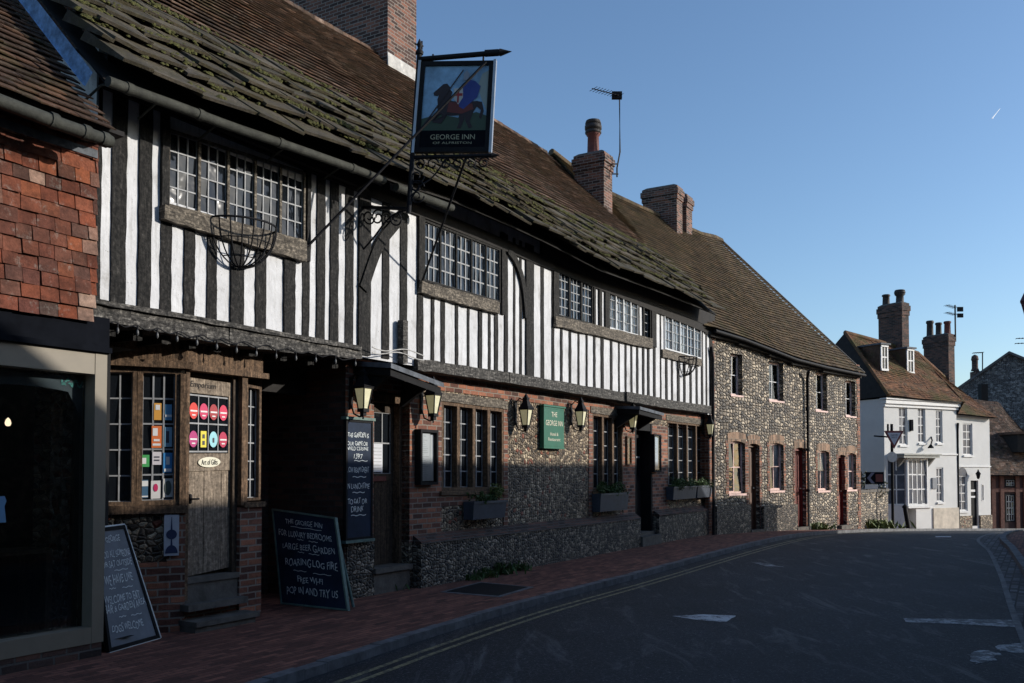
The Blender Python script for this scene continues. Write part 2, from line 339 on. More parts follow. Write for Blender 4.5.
M['lead'] = simple('lead_flashing', (.09, .10, .115), .7, .0, .5, 9, .5, spec=.2)
M['lead_pale'] = simple('mortar_fillet', (.42, .41, .39), .85, 0, .35, 7, .5)
M['leadbar'] = simple('lead_glazing_bar', (.27, .275, .28), .6, 0, .3, 9)
M['winwhite'] = simple('white_painted_wood', (.56, .56, .56), .5, 0, .1, 5)
M['pinkish'] = simple('pink_cream_paint', (.62, .42, .37), .6, 0, .3, 9)
M['blind'] = simple('white_blind', (.55, .56, .59), .8, 0, .12, 3)
M['curtain'] = simple('net_curtain', (.55, .55, .58), .85, 0, .3, 12)
M['greige'] = simple('shaded_greige_paint', (.20, .17, .125), .55, 0, .08, 5)  # paint darkened to carry the shade over the shopfront
M['fascia'] = simple('black_fascia_paint', (.006, .007, .010), .95, 0, .3, 5, spec=.05)
M['glass'] = glass_dark(); M['glass_w'] = simple('dull_window_glass', (.05, .06, .085), .35, 0, .5, 3, spec=.2); M['clear'] = glass_clear()
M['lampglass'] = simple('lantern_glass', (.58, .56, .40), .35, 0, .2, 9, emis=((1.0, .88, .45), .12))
M['slate'] = simple('chalkboard', (.012, .022, .045), .7, 0, .35, 4, spec=.2)
M['slate_g'] = simple('grey_chalkboard', (.13, .145, .17), .6, 0, .25, 5)
M['chalk'] = simple('chalk', (.62, .66, .66), .9, 0, .2, 30)
M['greenframe'] = simple('dark_green_board_frame', (.10, .16, .14), .6, 0, .4, 9)
M['greenpaint'] = simple('green_sign_paint', (.010, .11, .065), .45, 0, .12, 4)
M['gold'] = simple('cream_lettering', (.65, .62, .48), .5, 0, .1, 9)
M['goldd'] = simple('dull_gold_lettering', (.34, .31, .2), .5, 0, .3, 20)
M['redpaint'] = simple('red_door_paint', (.17, .022, .018), .5, 0, .2, 5)
M['brownpaint'] = simple('brown_door_paint', (.10, .045, .025), .5, 0, .2, 5)
M['render'] = simple('white_render', (.56, .555, .54), .8, 0, .06, 1.5, .25)
M['render_d'] = simple('grey_render', (.30, .29, .28), .85, 0, .25, 3, .4)
M['pot'] = simple('terracotta', (.12, .035, .028), .7, 0, .3, 6, .3)
M['potb'] = simple('sooty_pot', (.035, .03, .03), .7, 0, .4, 6, .3)
M['stone'] = simple('worn_stone', (.10, .09, .078), .85, 0, .4, 6, .6)
M['box'] = simple('window_box_paint', (.045, .055, .075), .5, 0, .25, 8)
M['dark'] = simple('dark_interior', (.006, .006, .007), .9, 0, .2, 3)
M['soffit'] = simple('dark_soffit_boards', (.018, .016, .015), .9, 0, .4, 8)
M['alu'] = simple('aluminium', (.35, .36, .38), .4, .5, .15, 9)
def flat(name, c, r=.6): 
    return simple(name, c, r, 0, .08, 6)
# ------------------------------------------------------------------ world, sun
SUN_EL = math.radians(16.5); SUN_AZ = math.radians(0)   # towards +X
w = bpy.data.worlds.new('World'); SC.world = w; w.use_nodes = True; nt = w.node_tree
bg = nt.nodes['Background']; sk = nt.nodes.new('ShaderNodeTexSky'); sk.sky_type = 'NISHITA'; sk.sun_disc = False
sk.sun_elevation = SUN_EL; sk.sun_rotation = math.radians(90); sk.air_density = 1.0; sk.dust_density = .8; sk.ozone_density = 3.5
nt.links.new(sk.outputs[0], bg.inputs[0]); bg.inputs[1].default_value = .15
sd = bpy.data.lights.new('sun', 'SUN'); sd.energy = 3.7; sd.angle = math.radians(.5); sd.color = (1.0, .94, .85)
so = bpy.data.objects.new('sun', sd); COL.objects.link(so)
Sdir = Vector((math.cos(SUN_EL)*math.cos(SUN_AZ), math.cos(SUN_EL)*math.sin(SUN_AZ), math.sin(SUN_EL)))
so.rotation_euler = Sdir.to_track_quat('Z', 'Y').to_euler(); so.location = (20, 0, 20)
SC.view_settings.view_transform = 'Standard'; SC.view_settings.look = 'None'; SC.view_settings.exposure = .34; SC.view_settings.gamma = 1
# ------------------------------------------------------------------ curve utils
def catmull(pts, n=8):
    out = []; P = [Vector(p) for p in pts]
    for i in range(len(P)-1):
        p0 = P[max(i-1, 0)]; p1 = P[i]; p2 = P[i+1]; p3 = P[min(i+2, len(P)-1)]
        for k in range(n):
            t = k/n
            out.append(.5*((2*p1)+(p2-p0)*t+(2*p0-5*p1+4*p2-p3)*t*t+(3*p1-p0-3*p2+p3)*t**3))
    out.append(P[-1]); return out
def offset(line, d):   # positive = to the right of travel
    out = []
    for i, p in enumerate(line):
        t = (line[min(i+1, len(line)-1)]-line[max(i-1, 0)]).normalized()
        out.append(p+Vector((t.y, -t.x))*d)
    return out
def strip(mb, a, b, dz, cross=1, jit=0):
    for i in range(len(a)-1):
        for k in range(cross):
            q = []
            for (ii, kk) in ((i, k), (i, k+1), (i+1, k+1), (i+1, k)):
                p = a[ii].lerp(b[ii], kk/cross); q.append(Vector((p.x, p.y, gz(p.y)+dz)))
            mb.face([q[0], q[1], q[2], q[3]])
V2 = lambda x, y: Vector((x, y))
KL = catmull([V2(-7.5, -5), V2(-4.6, 1.2), V2(-1.81, 6.89), V2(-.98, 8.67), V2(.15, 10.9), V2(1.9, 13.85), V2(4.2, 17.9), V2(5.8, 20.6), V2(7.5, 23.2), V2(10.1, 26.2), V2(13.2, 29.6), V2(16.5, 33.2), V2(21, 36.6), V2(30, 41), V2(60, 52)], 10)
KR = catmull([V2(-1.6, -5), V2(1.3, 1.2), V2(3.7, 6.2), V2(4.6, 8.0), V2(5.96, 10.75), V2(7.7, 14.2), V2(9.7, 18.3), V2(11.5, 22.2), V2(14.2, 26.0), V2(17.5, 29.0), V2(21.5, 31.4), V2(26, 33.6), V2(32, 36), V2(42, 40), V2(65, 46)], 10)
KR2 = catmull([V2(-1.1, -5), V2(1.7, 1.2), V2(4.1, 6.2), V2(5.0, 8.0), V2(6.4, 10.75), V2(8.05, 14.2), V2(10.08, 18.3), V2(12.02, 22.2), V2(14.75, 25.8), V2(18.4, 28.2), V2(22.2, 30.5), V2(26.4, 32.6), V2(32.4, 35), V2(42.4, 39), V2(65, 45)], 10)
mb = MB()
ys = [-60, -20, -5, 0, 5, 10, 15, 18, 20, 21, 22, 23, 24, 25, 26, 27, 28, 30, 33, 36, 40, 45, 50, 60, 75, 100, 200, 500, 1500, 4000]
xs = [-3000, -300, -60, -20, 0, 20, 60, 300, 3000]
for j in range(len(ys)-1):
    for i in range(len(xs)-1):
        mb.face([(xs[i], ys[j], gz(ys[j])-.16), (xs[i+1], ys[j], gz(ys[j])-.16), (xs[i+1], ys[j+1], gz(ys[j+1])-.16), (xs[i], ys[j+1], gz(ys[j+1])-.16)])
tag(mb.build('ground', M['soil']), kind='structure')
mb = MB(); strip(mb, KL, KR, -.07, 6); tag(mb.build('road', M['asphalt']), kind='structure')
mb = MB(); strip(mb, offset(KL, -6), offset(KL, -.12), 0, 3)
# paving strips run square to the kerb: uv along the kerb
tag(mb.build('brick_pavement', M['paver']), kind='structure')
mb = MB()   # kerb stones, individual lengths
def kerb_stones(line, side, w=.12, dz=.012):
    a = line; b = offset(line, -w*side); i = 0
    acc = 0; start = 0
    for i in range(1, len(a)):
        acc += (a[i]-a[i-1]).length
        p, q = a[i-1], a[i]; r, t = b[i-1], b[i]
        n = max(1, round((q-p).length/.75))
        for k in range(n):
            f0 = k/n+.006; f1 = (k+1)/n-.006; j = random.uniform(-.004, .006)
            P = [p.lerp(q, f0), p.lerp(q, f1), r.lerp(t, f1), r.lerp(t, f0)]
            if side < 0: P = P[::-1]
            zz = [gz(c.y) for c in P]
            mb.hexa([(c.x, c.y, z-.14) for c, z in zip(P, zz)]+[(c.x, c.y, z+dz+j) for c, z in zip(P, zz)])
kerb_stones(KL, 1)
tag(mb.build('kerb', M['kerb']), kind='structure')
mb = MB(); kerb_stones(KR2, -1, .13, .03); tag(mb.build('far_kerb', M['kerb']), kind='structure')
mb = MB(); strip(mb, offset(KR, -.05), offset(KR, .02), -.062, 1); tag(mb.build('channel_edging', simple('pale_edging_stone', (.14, .14, .14), .8, 0, .5, 6, .5)), kind='structure')
mb = MB(); strip(mb, offset(KR, .02), KR2, -.066, 2); tag(mb.build('gutter_channel', M['cobble']), kind='structure')
mb = MB(); strip(mb, offset(KR2, .13), offset(KR2, 5), .0, 3); tag(mb.build('opposite_pavement', M['paver']), kind='structure')
mb = MB()
n0, n1 = 0, len(KL)-45
for off in (.26, .40): strip(mb, offset(KL, off)[n0:n1], offset(KL, off+.055)[n0:n1], -.066)
tag(mb.build('double_yellow_lines', M['yellow']), kind='structure')
def mark(pts, mat, name='marking_and_sun_patch', jt=1.0):
    m = MB(); P = [on_ground(u, v, -.066) for u, v in pts]; P = [Vector((p.x, p.y, gz(p.y)-.066)) for p in P]
    c = sum(P, Vector())/len(P)
    # jagged worn outline
    Q = []
    for i in range(len(P)):
        a, b = P[i], P[(i+1) % len(P)]
        for k in range(5):
            q = a.lerp(b, k/5)
            if k: q = q+Vector((random.uniform(-.008, .008)*jt, random.uniform(-.012, .012)*jt, 0))
            Q.append(q)
    nrm = sum(((Q[i]-c).cross(Q[(i+1) % len(Q)]-c) for i in range(len(Q))), Vector())
    if nrm.z < 0: Q = Q[::-1]
    m.face(Q); return tag(m.build(name, mat), kind='structure')
mark([(672, 616), (704, 614.2), (736, 615.6), (726, 622), (700, 620)], M['white_mark'])
mark([(903, 618), (960, 619), (1030, 620), (1030, 628), (960, 624), (906, 622)], M['white_faint'])
mark([(966, 654), (985, 650), (1000, 653), (990, 661), (975, 664)], M['white_faint'], jt=5)  # sunlit patch of worn setts, painted as a pale shape
mark([(998, 645), (1030, 643), (1030, 654), (1000, 651)], M['white_faint'], jt=5)  # another sunlit, worn patch painted pale
mark([(748, 561), (770, 564), (785, 567), (765, 566)], M['white_faint'], jt=4)
mark([(935, 534.6), (951, 534.6), (951, 536), (936, 536)], M['white_mark'])
# dark inspection cover in the pavement
P = [on_ground(u, v, .004) for u, v in ((440, 592), (480, 582), (534, 587), (500, 597))]
mc = thing('inspection_cover', P[0], 'dark metal inspection cover set in the red brick pavement below the flint plinth', 'inspection cover')
m = MB(); m.hexa([p+Vector((0, 0, -.03)) for p in P[::-1]][:4]+[p+Vector((0, 0, .002)) for p in P[::-1]]); m.build('cover_plate', M['kerb'], mc)
m = MB()
c = sum(P, Vector())/4; Q = [c.lerp(p, .86)+Vector((0, 0, .004)) for p in P]
m.hexa([p-Vector((0, 0, .006)) for p in Q[::-1]]+[p+Vector((0, 0, .003)) for p in Q[::-1]]); m.build('cover_panel', M['iron'], mc)
# ------------------------------------------------------------------ generic building pieces
def wall_holes(mb, fr, s0, s1, z0, z1, o, holes, depth=.18, ztop=None):
    """front skin with rectangular holes + reveals going back by depth"""
    S = sorted(set([s0, s1]+[h[0] for h in holes]+[h[1] for h in holes])); Z = sorted(set([z0, z1]+[h[2] for h in holes]+[h[3] for h in holes]))
    S = [s for s in S if s0 <= s <= s1]; Z = [z for z in Z if z0 <= z <= z1]
    for i in range(len(S)-1):
        for j in range(len(Z)-1):
            sm = (S[i]+S[i+1])/2; zm = (Z[j]+Z[j+1])/2
            if any(h[0] < sm < h[1] and h[2] < zm < h[3] for h in holes): continue
            P = fr.P; mb.face([P(S[i], o, Z[j]), P(S[i+1], o, Z[j]), P(S[i+1], o, Z[j+1]), P(S[i], o, Z[j+1])])
    for h in holes:
        P = fr.P; a, b, c, d = h[:4]; q = o-depth
        mb.face([P(a, o, c), P(a, o, d), P(a, q, d), P(a, q, c)]); mb.face([P(b, o, c), P(b, q, c), P(b, q, d), P(b, o, d)])
        mb.face([P(a, o, d), P(b, o, d), P(b, q, d), P(a, q, d)]); mb.face([P(a, o, c), P(a, q, c), P(b, q, c), P(b, o, c)])
class QF:
    """skewed rectangle on a wall: corners from pixels"""
    def __init__(s, fr, u0, vt0, vb0, u1, vt1, vb1, o=0.0):
        s.fr = fr; s.o = o
        s.s0 = fr.hit(u0, (vt0+vb0)/2, o)[0]; s.s1 = fr.hit(u1, (vt1+vb1)/2, o)[0]
        s.zt0 = fr.Z(u0, vt0, o); s.zb0 = fr.Z(u0, vb0, o); s.zt1 = fr.Z(u1, vt1, o); s.zb1 = fr.Z(u1, vb1, o)
        s.w = s.s1-s.s0; s.h = ((s.zt0-s.zb0)+(s.zt1-s.zb1))/2
    def rect(s): return (s.s0, s.s1, min(s.zb0, s.zb1), max(s.zt0, s.zt1))
    def P(s, a, b, o):
        zb = s.zb0+(s.zb1-s.zb0)*a; zt = s.zt0+(s.zt1-s.zt0)*a
        return s.fr.P(s.s0+s.w*a, s.o+o, zb+(zt-zb)*b)
    def box(s, mb, a0, a1, b0, b1, o0, o1):
        P = s.P
        mb.hexa([P(a0, b0, o1), P(a1, b0, o1), P(a1, b0, o0), P(a0, b0, o0), P(a0, b1, o1), P(a1, b1, o1), P(a1, b1, o0), P(a0, b1, o0)])
def flatQF(fr, s0, s1, z0, z1, o=0.0):
    q = QF.__new__(QF); q.fr = fr; q.o = o; q.s0 = s0; q.s1 = s1; q.zb0 = q.zb1 = z0; q.zt0 = q.zt1 = z1; q.w = s1-s0; q.h = z1-z0; return q
def window(parent, q, lights=1, cols=3, rows=4, fm=None, bm=None, sill=None, curtain=None, fw=.045, bw=.014, back=-.06, name='window', tilt=.03, mull=None, dark_p=1.0, bar_o=.012, front=None, gl='glass'):
    """frame (part) > glazing_bars, pane, sill, curtain"""
    fm = fm or M['brownwood']; bm = bm or M['leadbar']
    fa = fw/q.w; fb = fw/q.h; mw = (mull or fw)/q.w
    m = MB()
    ft = .012 if front is None else front
    q.box(m, 0, 1, 0, fb, back-.03, ft); q.box(m, 0, 1, 1-fb, 1, back-.03, ft)
    q.box(m, 0, fa, fb, 1-fb, back-.03, ft-.002); q.box(m, 1-fa, 1, fb, 1-fb, back-.03, ft-.002)
    W = (1-2*fa-(lights-1)*mw)/lights; spans = []
    for i in range(lights):
        a = fa+i*(W+mw); spans.append((a, a+W))
        if i < lights-1: q.box(m, a+W, a+W+mw, fb, 1-fb, back-.03, ft-.004)
    fo = m.build(name, fm, parent)
    b = MB(); p = MB(); ba = bw/q.w; bb = bw/q.h
    for (a0, a1) in spans:
        if bm is not None:
            # each casement: thin rim + bars
            for c in range(cols+1):
                x = a0+(a1-a0)*c/cols; x0 = max(a0, x-ba/2); x1 = min(a1, x+ba/2); q.box(b, x0, x1, fb, 1-fb, back-.012, back+bar_o)
            for r in range(rows+1):
                y = fb+(1-2*fb)*r/rows; y0 = max(fb, y-bb/2); y1 = min(1-fb, y+bb/2); q.box(b, a0, a1, y0, y1, back-.012, back+bar_o-.002)
        for c in range(cols):
            for r in range(rows):
                x0 = a0+(a1-a0)*c/cols; x1 = a0+(a1-a0)*(c+1)/cols; y0 = fb+(1-2*fb)*r/rows; y1 = fb+(1-2*fb)*(r+1)/rows
                tx = random.uniform(-tilt, tilt)*(x1-x0)*q.w; ty = random.uniform(-tilt, tilt)*(y1-y0)*q.h
                p.face([q.P(x0, y0, back-tx-ty), q.P(x1, y0, back+tx-ty), q.P(x1, y1, back+tx+ty), q.P(x0, y1, back-tx+ty)])
    b.build('glazing_bars', bm, fo); p.build('pane', M['clear'] if curtain else M[gl], fo)
    if curtain:
        c = MB(); K = 24
        for (c0, c1) in (curtain if isinstance(curtain, list) else [(0, 1)]):
            for i in range(K):
                x0 = c0+(c1-c0)*i/K; x1 = c0+(c1-c0)*(i+1)/K; w0 = back-.035+.010*math.sin(i*2.1); w1 = back-.035+.010*math.sin((i+1)*2.1)
                c.face([q.P(x0, .01, w0), q.P(x1, .01, w1), q.P(x1, .99, w1), q.P(x0, .99, w0)])
        c.build('curtain', M['blind'] if curtain is True else M['curtain'], fo)
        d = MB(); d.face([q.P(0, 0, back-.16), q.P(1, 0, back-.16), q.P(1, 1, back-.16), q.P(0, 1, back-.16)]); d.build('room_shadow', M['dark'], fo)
    if sill:
        c = MB(); q.box(c, -.03, 1.03, -sill[0]/q.h, -.002, back, sill[1]); c.build('sill', sill[2], fo)
    return fo
def jbox(mb, fr, s0, s1, o0, o1, z0, z1, horiz=False, j=.006, n=7, s0t=None, s1t=None):
    """hand hewn beam: wobbly edges"""
    s0t = s0 if s0t is None else s0t; s1t = s1 if s1t is None else s1t
    P = fr.P; rings = []
    for i in range(n+1):
        t = i/n; r = lambda: random.uniform(-j, j)
        if not horiz:
            a = s0+(s0t-s0)*t; b = s1+(s1t-s1)*t; z = z0+(z1-z0)*t
            rings.append([P(a+r(), o1+r()*.4, z), P(b+r(), o1+r()*.4, z), P(b, o0, z), P(a, o0, z)])
        else:
            s = s0+(s1-s0)*t; za = z0[0]+(z0[1]-z0[0])*t; zb = z1[0]+(z1[1]-z1[0])*t
            rings.append([P(s, o0, za), P(s, o1+r()*.6, za+r()), P(s, o1+r()*.6, zb+r()), P(s, o0, zb)])
    vs = [p for R in rings for p in R]; fs = []
    for i in range(n):
        for k in range(4):
            k2 = (k+1) % 4; fs.append((i*4+k, i*4+k2, i*4+4+k2, i*4+4+k))
    fs.append((0, 3, 2, 1)); fs.append((n*4, n*4+1, n*4+2, n*4+3)); mb.solid(vs, fs)
class Patch:
    def __init__(s, pairs):
        s.E = [Vector(a) for a, b in pairs]; s.R = [Vector(b) for a, b in pairs]; s.c = [0]
        for i in range(1, len(pairs)): s.c.append(s.c[-1]+(s.E[i]-s.E[i-1]).length)
        s.len = s.c[-1]; s.h = sum((a-b).length for a, b in zip(s.E, s.R))/len(pairs)
    def pt(s, t, f):
        x = max(0.0, min(1.0, t))*s.len; i = 0
        while i < len(s.c)-2 and s.c[i+1] < x: i += 1
        k = (x-s.c[i])/(s.c[i+1]-s.c[i]); e = s.E[i].lerp(s.E[i+1], k); r = s.R[i].lerp(s.R[i+1], k)
        return e.lerp(r, f)
    def nrm(s, t, f):
        a = s.pt(min(1, t+.01), f)-s.pt(max(0, t-.01), f); b = s.pt(t, min(1, f+.05))-s.pt(t, max(0, f-.05))
        n = a.cross(b).normalized()
        return n if n.z > -.2 else -n
def lay(mb, pa, f0, f1, course, tw, th, lift=.0, jit=.004, wj=.15, gap=.004, drop=0.0, t0=0.0, t1=1.0, sag=.012, edge=None):
    edge = th*.6 if edge is None else edge
    rows = max(1, round((f1-f0)*pa.h/course)); df = (f1-f0)/rows
    for r in range(rows):
        f = f0+r*df; x = -random.random()*tw + t0*pa.len
        N = pa.nrm((t0+t1)/2, f)
        while x < t1*pa.len:
            wdt = tw*random.uniform(1-wj, 1+wj); a = max(t0, x/pa.len); b = min(t1, (x+wdt-gap)/pa.len); x += wdt
            if b-a < .15*tw/pa.len: continue
            l = lift+random.uniform(-jit, jit); dl = random.uniform(-drop, drop)/pa.h; ff = max(f0-.01, f+dl)
            sg = sag*noise.noise(Vector((x*.7, f*6, 3)))
            fu = min(1.0, f+df*1.15)
            p0 = pa.pt(a, ff); p1 = pa.pt(b, ff); p2 = pa.pt(b, fu); p3 = pa.pt(a, fu)
            L0 = N*(l+th*1.9+sg); Lt = N*(l+th*.75+sg); D0 = N*(l+th*1.9+sg-edge); D1 = N*(l-.012)
            k = random.uniform(-jit, jit)*N
            mb.solid([p0+D0+k, p1+D0-k, p1+L0-k, p0+L0+k, p3+Lt, p2+Lt, p2+D1, p3+D1], [(0, 1, 2, 3), (3, 2, 5, 4), (0, 3, 4, 7), (1, 6, 5, 2), (0, 7, 6, 1)])
def sheet(mb, pa, dn=-.02, n=40, f0=0, f1=1):
    for i in range(n):
        t0, t1 = i/n, (i+1)/n; N = pa.nrm((t0+t1)/2, .5)*dn
        mb.face([pa.pt(t0, f0)+N, pa.pt(t1, f0)+N, pa.pt(t1, f1)+N, pa.pt(t0, f1)+N])
def text_mesh(s):
    c = bpy.data.curves.new('t', 'FONT'); c.body = s; c.size = 1; c.align_x = 'LEFT'; c.resolution_u = 3
    o = bpy.data.objects.new('t', c); COL.objects.link(o)
    me = bpy.data.meshes.new_from_object(o); bpy.data.objects.remove(o); 
    vs = [v.co.copy() for v in me.vertices]; fs = [tuple(p.vertices) for p in me.polygons]; bpy.data.meshes.remove(me); return vs, fs
def hash_(s): return sum(ord(c)*(i+3) for i, c in enumerate(s))
def put_text(mb, s, f, x0, x1, y0, y1, slant=0.0, wob=0.0):
    """f(a,b)->3D ; text fitted in the box x0..x1,y0..y1 in f's params"""
    vs, fs = text_mesh(s)
    if not vs: return
    mx = min(v.x for v in vs); Mx = max(v.x for v in vs); my = min(v.y for v in vs); My = max(v.y for v in vs)
    out = []; sd_ = (hash_(s)+x0*37) % 97
    for v in vs:
        if wob:
            q = Vector((v.x*1.3+sd_, v.y*1.1, sd_)); v = v+Vector((noise.noise(q)*.16, noise.noise(q+Vector((9, 4, 2)))*.20, 0))
        a = (v.x-mx)/(Mx-mx); b = (v.y-my)/(My-my)
        dy = wob*math.sin(a*9+x0*31)+wob*.6*math.sin(a*23); a2 = a+slant*(b-.5)
        out.append(f(x0+(x1-x0)*a2, y0+(y1-y0)*(b+dy)))
    mb.solid(out, fs)
def blob_leaves(mb, c, rx, ry, rz, n, size, frd=None, fl=0.0):
    for _ in range(n):
        while True:
            p = Vector((random.uniform(-1, 1), random.uniform(-1, 1), random.uniform(-1, 1)))
            if p.length < 1: break
        if frd: q = c+frd.d*p.x*rx+frd.n*p.y*ry+Vector((0, 0, p.z*rz))
        else: q = c+Vector((p.x*rx, p.y*ry, p.z*rz))
        a = Vector((random.uniform(-1, 1), random.uniform(-1, 1), random.uniform(-.2, 1))).normalized(); b = a.cross(Vector((random.uniform(-1, 1), random.uniform(-1, 1), random.uniform(-1, 1)))).normalized()
        s = size*random.uniform(.5, 1.2)
        mb.face([q-b*s*.4, q+a*s*.5-b*s*.1, q+a*s, q+a*s*.5+b*s*.5])
def weeds(mb, c, h, n, spread):
    for _ in range(n):
        b = Vector(c)+Vector((random.gauss(0, spread), random.gauss(0, spread*.5), 0)); t = b+Vector((random.gauss(0, h*.4), random.gauss(0, h*.4), h*random.uniform(.4, 1.1)))
        s = (t-b).cross(Vector((random.uniform(-1, 1), random.uniform(-1, 1), .1))).normalized()*h*.10
        mb.face([b-s*.5, b+s*.5, b.lerp(t, .6)+s, t, b.lerp(t, .6)-s])
# ================================================================== THE INN
inn = thing('timber_framed_inn', A.P(0, -.2, 0), 'long old inn with black and white timbered upper floor and mossy stone-slab roof', 'inn')
SE = A.S(713, 0, 350)            # right hand end of the inn
S0 = A.S(98.5, 0, 200)
UW = {}
UW['a'] = QF(A, 167, 128, 206, 305, 172, 243, .02)
UW['b'] = QF(A, 423, 219, 281, 500, 249, 303, .02)
UW['c'] = QF(A, 557.5, 268, 316, 592.5, 281, 325, .02)
UW['d'] = QF(A, 608, 287, 328.5, 638, 299, 336, .02)
UW['e'] = QF(A, 643, 302, 340, 650.5, 305, 342, .02)
UW['f'] = QF(A, 664.5, 310, 349, 701, 324, 359, .02)
holes = [(q.s0+.02, q.s1-.02, max(q.zb0, q.zb1)+.01, min(q.zt0, q.zt1)-.01) for q in UW.values()]
m = MB(); wall_holes(m, A, S0, SE, 2.99, 5.5, 0, holes, .12)
m.box(A, S0-.02, S0, -4, 0, 2.9, 5.4)
m.build('plaster_wall', M['plaster'], inn)
kw = dict(lights=5, cols=3, rows=4, fm=M['brownwood'], fw=.03, bw=.014, mull=.035, back=-.025)
KS = M['stud']
window(inn, UW['a'], **{**kw, 'fm': M['sillbeam'], 'fw': .028, 'mull': .032})
window(inn, UW['b'], **{**kw, 'fm': KS, 'bw': .02, 'cols': 3})
window(inn, UW['c'], lights=3, cols=3, rows=5, fm=KS, fw=.03, mull=.07, bw=.016, back=-.025)
window(inn, UW['d'], lights=4, cols=2, rows=4, fm=M['winwhite'], fw=.03, mull=.035, bw=.014, curtain=True, back=-.025)
window(inn, UW['e'], lights=1, cols=2, rows=4, fm=KS, fw=.03, bw=.014)
window(inn, UW['f'], lights=5, cols=2, rows=4, fm=M['winwhite'], fw=.03, mull=.035, bw=.014, back=-.025, curtain=[(0, .24), (.3, .62), (.72, .8), (.9, 1)])
# white strips read off the facade: (u0,u1) at row v
whites = [(99.7, 109.9, 280), (124.6, 137.1, 280), (149.8, 159.6, 280), (170.8, 183.1, 285), (193.7, 206.3, 285), (215.8, 229.7, 288),
 (242.8, 254.8, 300), (265.3, 282.9, 300), (293.8, 302, 300), (308.8, 315.8, 300), (324, 329.3, 300), (337.4, 344.8, 300), (352.7, 357.4, 300),
 (369, 381.6, 320), (388.5, 399.5, 320), (406.4, 416.7, 320), (422.5, 430.7, 325), (433.5, 440.4, 325), (444.4, 454.9, 325), (457.5, 466.8, 325),
 (469, 477.9, 328), (481.3, 487.9, 330), (490.3, 493.9, 330), (497.5, 503.7, 335), (507.2, 513, 340), (514.9, 519.3, 340), (521.2, 525, 340), (532.6, 540.4, 340),
 (543.6, 551.4, 340), (553.6, 560, 345), (562, 568.5, 345), (570.8, 577.4, 350), (579, 585.6, 350), (587, 593, 352), (595, 600.5, 355), (603, 609.8, 358),
 (612, 618, 360), (619.5, 624.4, 362), (626.2, 630.3, 365), (632, 636, 365), (638, 642, 365), (643.8, 647, 365), (648.8, 652.8, 365), (655.2, 659.8, 365),
 (661, 665, 368), (667, 670.8, 370), (672.6, 676.7, 370), (679, 683, 372), (685, 689.3, 372), (691.2, 695.4, 375), (697.2, 700.8, 375), (702.6, 705.5, 378), (706.8, 709.4, 380)]
ww = [(A.S(a, 0, v), A.S(b, 0, v)) for a, b, v in whites]
def wtop(sc):
    for k, q in UW.items():
        if q.s0-.03 < sc < q.s1+.03:
            a = (sc-q.s0)/q.w; return q.zb0+(q.zb1-q.zb0)*a-.03
    if UW['c'].s0-.03 < sc < UW['e'].s1+.03 and not (UW['d'].s1 < sc < UW['e'].s0): return UW['c'].zb1-.02
    return 5.3
m = MB(); prev = S0-.02
for i, (a, b) in enumerate(ww+[(SE, SE)]):
    if a-prev > .008:
        sc = (a+prev)/2; zt = wtop(sc); dp = .014 if (a-prev) < .16 else .024
        if i == 0: prev2 = prev
        jbox(m, A, prev, a, -.02, dp+random.uniform(-.004, .006), 3.02, zt, j=.005, n=14)
    prev = b
# short studs over the long sill between the two right-hand windows
for u0, u1 in ((592.5, 594.3), (598, 600.6), (604, 608.5), (638-1.2, 638.2), (642, 643.2), (650.5, 655)):
    jbox(m, A, A.S(u0, 0, 310), A.S(u1, 0, 310), -.02, .035, UW['c'].zb1-.05, 5.3, j=.004)
for u0, u1, v, vb_ in ((500, 503.3, 270, 315), (552, 557.5, 290, 325), (416.9, 423, 250, 292), (305, 308.6, 220, 262), (159.8, 167, 170, 215)):
    jbox(m, A, A.S(u0, 0, v), A.S(u1, 0, v), -.02, .04, A.Z(u1, vb_, 0), 5.3, j=.005, n=12)
m.build('studs', M['stud'], inn)
def brace(pts, w):
    mb = MB(); P3 = [A.hit(u, v, .05) for u, v in pts]; P3 = [Vector((s, z, 0)) for s, z in P3]; C = catmull(P3, 5); V = []
    for i, p in enumerate(C):
        t = (C[min(i+1, len(C)-1)]-C[max(0, i-1)]).normalized(); nn = Vector((-t.y, t.x, 0))*w*.5
        a, b = p+nn, p-nn; V += [A.P(a.x, 0, a.y), A.P(a.x, .052, a.y), A.P(b.x, .052, b.y), A.P(b.x, 0, b.y)]
    fs = []
    for i in range(len(C)-1):
        for k in range(4): fs.append((i*4+k, i*4+(k+1) % 4, i*4+4+(k+1) % 4, i*4+4+k))
    mb.solid(V, fs); mb.build('curved_brace', M['stud'], inn)
brace([(407, 212), (395, 225), (379, 247), (364, 289)], .15)
brace([(509, 250), (517, 262), (524, 284), (527.5, 318)], .12)
# sill beams (pale) and the jetty bressumers
m = MB()
def beam(u0, v0a, v0b, u1, v1a, v1b, o0, o1, mb=m, j=.010):
    s0 = A.S(u0, o1, v0a); s1 = A.S(u1, o1, v1a)
    jbox(mb, A, s0, s1, o0, o1, (A.Z(u0, v0b, o1), A.Z(u1, v1b, o1)), (A.Z(u0, v0a, o1), A.Z(u1, v1a, o1)), True, j, 16)
for args in ((165, 204.5, 219, 307, 241, 262, -.02, .085), (422, 281, 293, 500, 302, 314, -.02, .085), (556, 315.5, 326, 653, 338.5, 349, -.02, .075), (663, 349, 357, 702, 359.5, 366, -.02, .06)):
    m = MB(); beam(*args, mb=m); m.build('window_sill_beam', M['sillbeam'], inn)
m = MB()
beam(93, 300, 319, 230, 326.5, 345, -.5, .10, m, .014)
beam(230, 326.5, 345, 362, 349, 359.5, -.5, .11, m, .014)
beam(418, 358.5, 370, 510, 372.5, 383, -.22, .07, m, .008)
